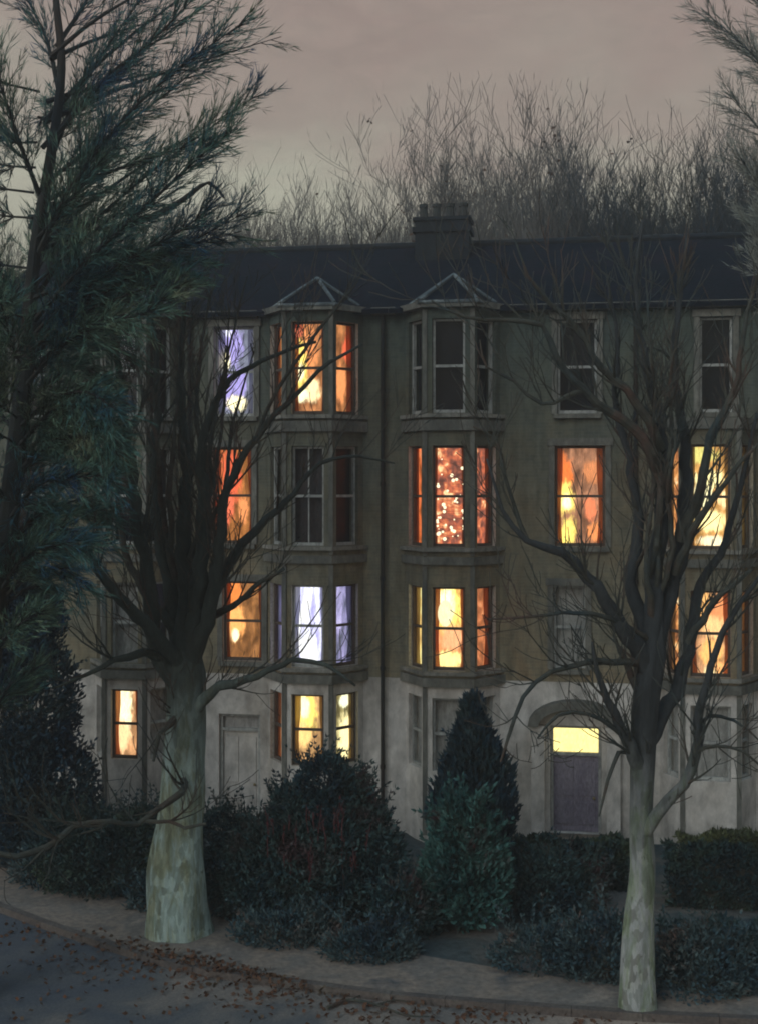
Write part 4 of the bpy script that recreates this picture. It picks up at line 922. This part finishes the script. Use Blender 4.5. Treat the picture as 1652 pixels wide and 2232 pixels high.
# ------------------------------------------------------------------ shrubs and hedges
def leafcloud(mb, c, rx, ry, rz, n, size, rng, up=0.0, shell=.55):
    for _ in range(n):
        d = wob(rng, 1)
        while d.length > 1 or d.length < .05: d = wob(rng, 1)
        q = d.normalized()*(shell+(1-shell)*rng.random())**.6
        q *= 1+.22*noise.noise(d.normalized()*2.3+c)
        p = Vector((c.x+q.x*rx, c.y+q.y*ry, max(.05, c.z+q.z*rz)))
        dr = (q.normalized()*.6+wob(rng, .8)+Vector((0, 0, up))).normalized()
        blade(mb, p, dr, size*rng.uniform(.6, 1.4), size*.42*rng.uniform(.7, 1.3), rng)
def shrub(name, label, base, blobs, mat, size, seed, cat='shrub', up=.3, stems=7, extra=None):
    rng = random.Random(seed); o = empty(name, base); tag(o, label, cat); b = Vector(base)
    s_, l_ = MB(), MB()
    for (dx, dy, z, rx, ry, rz, n) in blobs:
        c = Vector((b.x+dx, b.y+dy, z)); leafcloud(l_, c, rx, ry, rz, n, size, rng, up)
        for _ in range(int(stems*5)):      # loose shoots that break the outline
            d = wob(rng, 1); d.z = abs(d.z)+.3; d.normalize(); p = c+Vector((d.x*rx, d.y*ry, d.z*rz))*.85; q = p.copy(); dd = (d+wob(rng, .5)+Vector((0, 0, up))).normalized(); LL = rng.uniform(.2, .6); pq = [p.copy()]
            for k in range(5):
                dd = (dd+wob(rng, .25)).normalized(); q = q+dd*LL/5; pq.append(q.copy())
                for _b in range(4): blade(l_, q, (dd+wob(rng, .8)).normalized(), size*rng.uniform(.6, 1.2), size*.35, rng)
            s_.tube(pq, [.008, .007, .006, .005, .004, .003], 3, False)
        for _ in range(stems):
            q = c+Vector((rng.uniform(-.7, .7)*rx, rng.uniform(-.7, .7)*ry, rng.uniform(-.2, .9)*rz)); m = (b*.4+q*.6)+wob(rng, .12); m.z = b.z+(q.z-b.z)*.5
            sp, sr = spline([Vector((b.x+rng.uniform(-.15, .15), b.y+rng.uniform(-.1, .1), b.z)), m, q], [.035, .02, .008], .2); s_.tube(sp, sr, 5, False)
    if extra: extra(l_, s_, rng)
    for mb, nm, mt in ((s_, 'stem', M['bark_dark']), (l_, 'foliage', mat)):
        mb.v = [(v[0]-b.x, v[1]-b.y, v[2]-b.z) for v in mb.v]; mb.build(nm, mt, o)
    return o
def redstems(l_, s_, rng):
    b = b1; rs = MB()
    for _ in range(26):
        x = rng.uniform(-.9, 1.0); z = rng.uniform(.9, 1.9); y = -.90+.25*abs(x)+rng.uniform(-.12, .1); L_ = rng.uniform(.25, .7)
        q = Vector((x, y, z)); rs.tube([q, q+Vector((rng.uniform(-.05, .05), -.03, L_*.5)), q+Vector((rng.uniform(-.1, .1), .02, L_))], [.012, .014, .004], 4)
        for _b in range(8): blade(rs, q+Vector((0, 0, L_*rng.random())), (Vector((0, -.2, 1))+wob(rng, .5)).normalized(), .09, .035, rng)
    rs.build('red_stem', M['redstem'], [o for o in bpy.data.objects if o.name.startswith('evergreen_bush')][-1])['kind'] = 'stuff'
M['redstem'] = mottle('dark_red_stem', [(.03, .014, .018), (.075, .020, .022), (.02, .02, .022)], 2.5)
b1 = G(690, 2000, .1)
shrub('evergreen_bush', 'big dark spreading evergreen bush under the lit ground floor bay', b1,
      [(0, 0, 1.2, 1.25, 1.0, 1.15, 9000), (-.95, .1, 1.05, 1.0, .9, .95, 6000), (.75, .1, 1.2, .95, .8, 1.1, 6000), (.15, .2, 2.2, .62, .6, .95, 4500), (.65, .2, 2.0, .5, .5, .75, 2500), (-.4, .1, 1.9, .6, .6, .7, 2500)], M['yew'], .11, 41, 'bush', .3, 7, redstems)
b1b = G(560, 2000, .1)
def spire(l_, s_, rng):
    b = b2
    for _ in range(9000):
        t = rng.random(); z = .35+t*3.55; w = (.86*math.sin(math.pi*min(1, (t+.10)*.95))**.8 if t < .45 else .86*(1-(t-.45)/.60)**1.1+.05)
        a = rng.uniform(0, 6.28); rr = w*(rng.random()**.35)*(1+.25*noise.noise(Vector((math.cos(a)*1.5, math.sin(a)*1.5, z*1.6))))
        p = Vector((b.x+math.cos(a)*rr, b.y+math.sin(a)*rr, b.z+z)); blade(l_, p, (Vector((math.cos(a)*.35, math.sin(a)*.35, 1))+wob(rng, .45)).normalized(), .2*rng.uniform(.6, 1.3), .06, rng)
b2 = G(1030, 1955, .1)
shrub('cypress', 'nearly black spire shaped cypress just behind the teal juniper', b2, [(.05, 0, 1.2, .72, .6, .9, 4000), (0, 0, 2.3, .50, .45, .9, 3500)], M['laurel'], .13, 42, 'cypress', .8, 6, spire)
shrub('juniper_shrub', 'rounded teal juniper with reddish stems in front of the dark cypress', G(1012, 2025, .1),
      [(0, 0, 1.15, .80, .60, .95, 8000), (-.05, -.1, 1.75, .55, .5, .75, 3500), (.1, -.1, .7, .6, .5, .5, 2500)], M['teal'], .15, 48, 'shrub', .9, 9)
b3 = G(70, 1880, .1)
shrub('tall_conifer', 'tall navy dark conifer at the left edge below the evergreen boughs', b3,
      [(0, 0, 1.5, 1.5, 1.1, 1.5, 9000), (-.2, 0, 3.4, 1.25, 1.0, 1.6, 8000), (-.3, 0, 5.2, .95, .8, 1.5, 6000), (-.5, 0, 6.4, .6, .5, 1.0, 2500)], M['laurel'], .14, 43, 'conifer', .7)
shrub('evergreen_bush', 'low dark bush left of the thick pale trunk', G(250, 1945, .1), [(0, 0, .8, 1.3, .8, .9, 7000), (-.9, .2, .9, .9, .8, .9, 4500), (.6, .3, 1.0, .9, .8, .75, 4000)], M['hedge'], .10, 44, 'bush')
shrub('evergreen_bush', 'dark rounded bush just right of the thick pale trunk', G(530, 1995, .1), [(0, 0, .9, .75, .7, .95, 5500), (-.35, .3, 1.2, .6, .6, .9, 3000)], M['yew'], .10, 45, 'bush')
shrub('evergreen_bush', 'small dark bush between the spreading bush and the juniper', G(880, 2040, .1), [(0, 0, .5, .55, .5, .6, 3200), (.35, .2, .4, .4, .4, .45, 1500)], M['yew'], .10, 46, 'bush')
shrub('evergreen_bush', 'broad dull blue bush right of the juniper by the garden path', G(1180, 1995, .1), [(0, 0, .6, .85, .6, .75, 5200), (.7, .2, .5, .6, .5, .6, 2600)], M['yew'], .10, 47, 'bush')
for k, (u, v, w_, h_, lab) in enumerate(((140, 1925, 1.1, .55, 'low straggling plant by the pavement at the far left'), (355, 1978, .7, .6, 'low dark plant just left of the thick pale trunk base'),
        (620, 2050, 1.0, .45, 'low straggling plant at the foot of the big dark bush'), (800, 2085, .8, .4, 'low blue green plant in the border between bush and juniper'),
        (1180, 2105, .9, .55, 'low blue green plant on the right of the path mouth'), (1310, 2130, .7, 1.0, 'knee high dark plant just left of the slender mossy trunk'), (1510, 2165, .9, 1.0, 'tall blue green plant beside the slender mossy trunk on its right'),
        (930, 1985, .8, .5, 'small blue green plant tucked behind the juniper on its left'))):
    shrub('garden_plant', lab, G(u, v, .1), [(0, 0, .1+h_*.35, w_, w_*.6, h_*.75, 2600), (w_*.6, .1, .1+h_*.25, w_*.6, w_*.5, h_*.5, 1200)], M['bluish'], .10, 70+k, 'plant', .5, 5)
def hedge(pa, pb, h, d, mat, seed, label, n=9000):
    a, b = Vector(pa), Vector(pb); L = (b-a).length; ang = math.atan2((b-a).y, (b-a).x); rng = random.Random(seed)
    o = empty('hedge', (a.x, a.y, .05), ang); tag(o, label, 'hedge')
    c = MB(); nx = max(2, int(L/.3))
    core = MB(); core.box(.1, L-.1, .12, d-.12, 0, h-.15); core.build('stem', M['bark_dark'], o)
    for _ in range(n):
        x = rng.uniform(0, L); y = rng.uniform(0, d); z = rng.uniform(.02, h)
        hh = h*(1+.38*noise.noise(Vector((x*1.3, seed, 0)))+.16*noise.noise(Vector((x*4, y*3, seed))))
        if rng.random() < .45: z = hh-abs(rng.gauss(0, .07))
        elif rng.random() < .7: y = abs(rng.gauss(0, .07))
        if z > hh: continue
        blade(c, Vector((x, y, z)), (wob(rng, 1)+Vector((0, -.3, .6))).normalized(), .12*rng.uniform(.6, 1.3), .05, rng)
    c.build('foliage', mat, o)
hedge(G(1120, 1945), G(1370, 1962), .95, .6, M['hedge'], 51, 'dark clipped hedge between the juniper and the slender trunk, below the purple door')
hedge(G(1450, 1990), G(1860, 2010), 1.15, .6, M['hedge'], 52, 'dark hedge right of the slender trunk, nearer the road than the yellow green one')
hedge(G(1440, 2150), G(1900, 2180), 0.8, .8, M['yew'], 55, 'blue green hedge along the pavement at the right edge', 12000)
hedge(G(1480, 1890), G(1860, 1900), .62, .5, M['grassy'], 53, 'yellow green low hedge under the ground floor bay at the right edge', 6000)
hedge(G(-330, 1830), G(190, 1880), 1.3, .7, M['laurel'], 54, 'dark hedge behind the low wall at the left edge')

# fallen leaves and a fallen branch at the foot of the thick trunk
rng = random.Random(61); fl = MB()
for _ in range(1500):
    k = rng.random()
    if k < .25:
        a_ = rng.gauss(0, 1); c = G(450+a_*110, 2100+a_*26+rng.gauss(0, 9), .135)
    elif k < .75: c = G(rng.uniform(150, 760), 0, .135) if False else kerb[rng.randrange(8, len(kerb)-6)]+Vector((rng.gauss(0, .5), rng.gauss(-.2, .45), .02))
    else: c = G(rng.uniform(0, 1600), rng.uniform(2070, 2232), .03)
    d = wob(rng, 1); d.z *= .25; blade(fl, Vector((c.x, c.y, max(c.z, .02)+rng.uniform(0, .03))), d.normalized(), .10, .07, rng)
tag(fl.build('fallen_leaves', M['rust_leaf']), 'rust brown fallen leaves along the kerb at the foot of the thick trunk', 'leaves', kind='stuff')
fb = MB(); c0 = G(720, 2205, .03)
for pts, r in (([(715, 2196), (760, 2180), (820, 2190), (880, 2212), (935, 2216)], .035), ([(820, 2190), (860, 2180), (900, 2186)], .018), ([(760, 2182), (790, 2168), (830, 2160)], .014)):
    q = [G(a, b, .05)-c0 for a, b in pts]; sp, sr = spline(q, [r*(1-i/(len(q)+.5)) for i in range(len(q))], .1); fb.tube(sp, sr, 6)
o = fb.build('fallen_branch', M['bark_red']); o.location = c0; tag(o, 'dark fallen branch lying in the road beside the kerb', 'branch')

# ------------------------------------------------------------------ light, sky, camera
SUN_EL, SUN_AZ = math.radians(24), math.radians(-128)     # soft last light from behind the left shoulder
sd = bpy.data.lights.new('Sun', 'SUN'); sd.energy = 1.3; sd.angle = math.radians(40); sd.color = (.90, .98, 1.0)
so = bpy.data.objects.new('Sun', sd); COL.objects.link(so)
dv = Vector((math.sin(math.radians(-38))*math.cos(SUN_EL), -math.cos(math.radians(-38))*math.cos(SUN_EL), math.sin(SUN_EL)))
so.rotation_euler = dv.to_track_quat('Z', 'Y').to_euler()
w = bpy.data.worlds.new('World'); SC.world = w; w.use_nodes = True; nt = w.node_tree
bg = nt.nodes['Background']
sky = nt.nodes.new('ShaderNodeTexSky'); sky.sky_type = 'NISHITA'; sky.sun_disc = False; sky.sun_elevation = math.radians(3); sky.sun_rotation = math.atan2(dv.x, dv.y)
tc = nt.nodes.new('ShaderNodeTexCoord'); sx = nt.nodes.new('ShaderNodeSeparateXYZ'); nt.links.new(tc.outputs['Generated'], sx.inputs[0])
mp = nt.nodes.new('ShaderNodeMapping'); mp.inputs['Scale'].default_value = (1, 1, 2.2); nt.links.new(tc.outputs['Generated'], mp.inputs['Vector'])
n1 = nz(nt, mp.outputs['Vector'], 4.5, 5, .6, .5)
ma = nt.nodes.new('ShaderNodeMath'); ma.operation = 'MULTIPLY_ADD'; nt.links.new(n1.outputs['Fac'], ma.inputs[0]); ma.inputs[1].default_value = .26; nt.links.new(sx.outputs['Z'], ma.inputs[2])
r = ramp(nt, [(.06, lin((118, 118, 108))), (.27, lin((166, 165, 148))), (.34, lin((184, 182, 164))), (.42, lin((163, 149, 138))), (.52, lin((157, 135, 127))), (.66, lin((160, 150, 148))), (.80, lin((152, 192, 216)))])
nt.links.new(ma.outputs[0], r.inputs['Fac'])
n2 = nz(nt, mp.outputs['Vector'], 26, 6, .7, .8); r2 = ramp(nt, [(.3, (.92, .93, .93)), (.7, (1.07, 1.06, 1.06))]); nt.links.new(n2.outputs['Fac'], r2.inputs['Fac'])
cl = mix(nt, 1.0, r.outputs['Color'], r2.outputs['Color'], 'MULTIPLY')
sk = nt.nodes.new('ShaderNodeVectorMath'); sk.operation = 'SCALE'; sk.inputs['Scale'].default_value = .10; nt.links.new(sky.outputs[0], sk.inputs[0])
nt.links.new(mix(nt, .90, sk.outputs[0], cl), bg.inputs['Color']); bg.inputs['Strength'].default_value = 1.05

cd = bpy.data.cameras.new('Camera'); cam = bpy.data.objects.new('Camera', cd); COL.objects.link(cam); SC.camera = cam
cam.location = (0, 0, CAMZ); cam.rotation_euler = (math.radians(90), 0, 0)
cd.sensor_fit = 'VERTICAL'; cd.sensor_height = 36; cd.lens = F/2232*36; cd.shift_y = -(1116-HY)/2232; cd.clip_end = 1500; cd.clip_start = .1

HAZE = True
if HAZE:
    hz = MB(); hz.box(-60, 60, -14, 84, -2, 32); ho = hz.build('haze', bpy.data.materials.new('haze_air')); tag(ho, kind='stuff'); ho['label'] = 'thin evening mist hanging over the whole street'; ho['category'] = 'haze'
    m = ho.data.materials[0]; m.use_nodes = True; nt = m.node_tree
    for n in list(nt.nodes): nt.nodes.remove(n)
    out = nt.nodes.new('ShaderNodeOutputMaterial'); pv = nt.nodes.new('ShaderNodeVolumePrincipled'); pv.inputs['Density'].default_value = .003
    pv.inputs['Color'].default_value = (.85, .85, .85, 1); pv.inputs['Anisotropy'].default_value = .7; nt.links.new(pv.outputs[0], out.inputs['Volume'])
SC.cycles.volume_bounces = 1; SC.cycles.max_bounces = 6; SC.cycles.transparent_max_bounces = 12
SC.cycles.use_denoising = True; SC.cycles.pixel_filter_type = 'BLACKMAN_HARRIS'; SC.cycles.filter_width = 1.9
SC.view_settings.view_transform = 'Standard'; SC.view_settings.look = 'None'; SC.view_settings.exposure = 0; SC.view_settings.gamma = 1
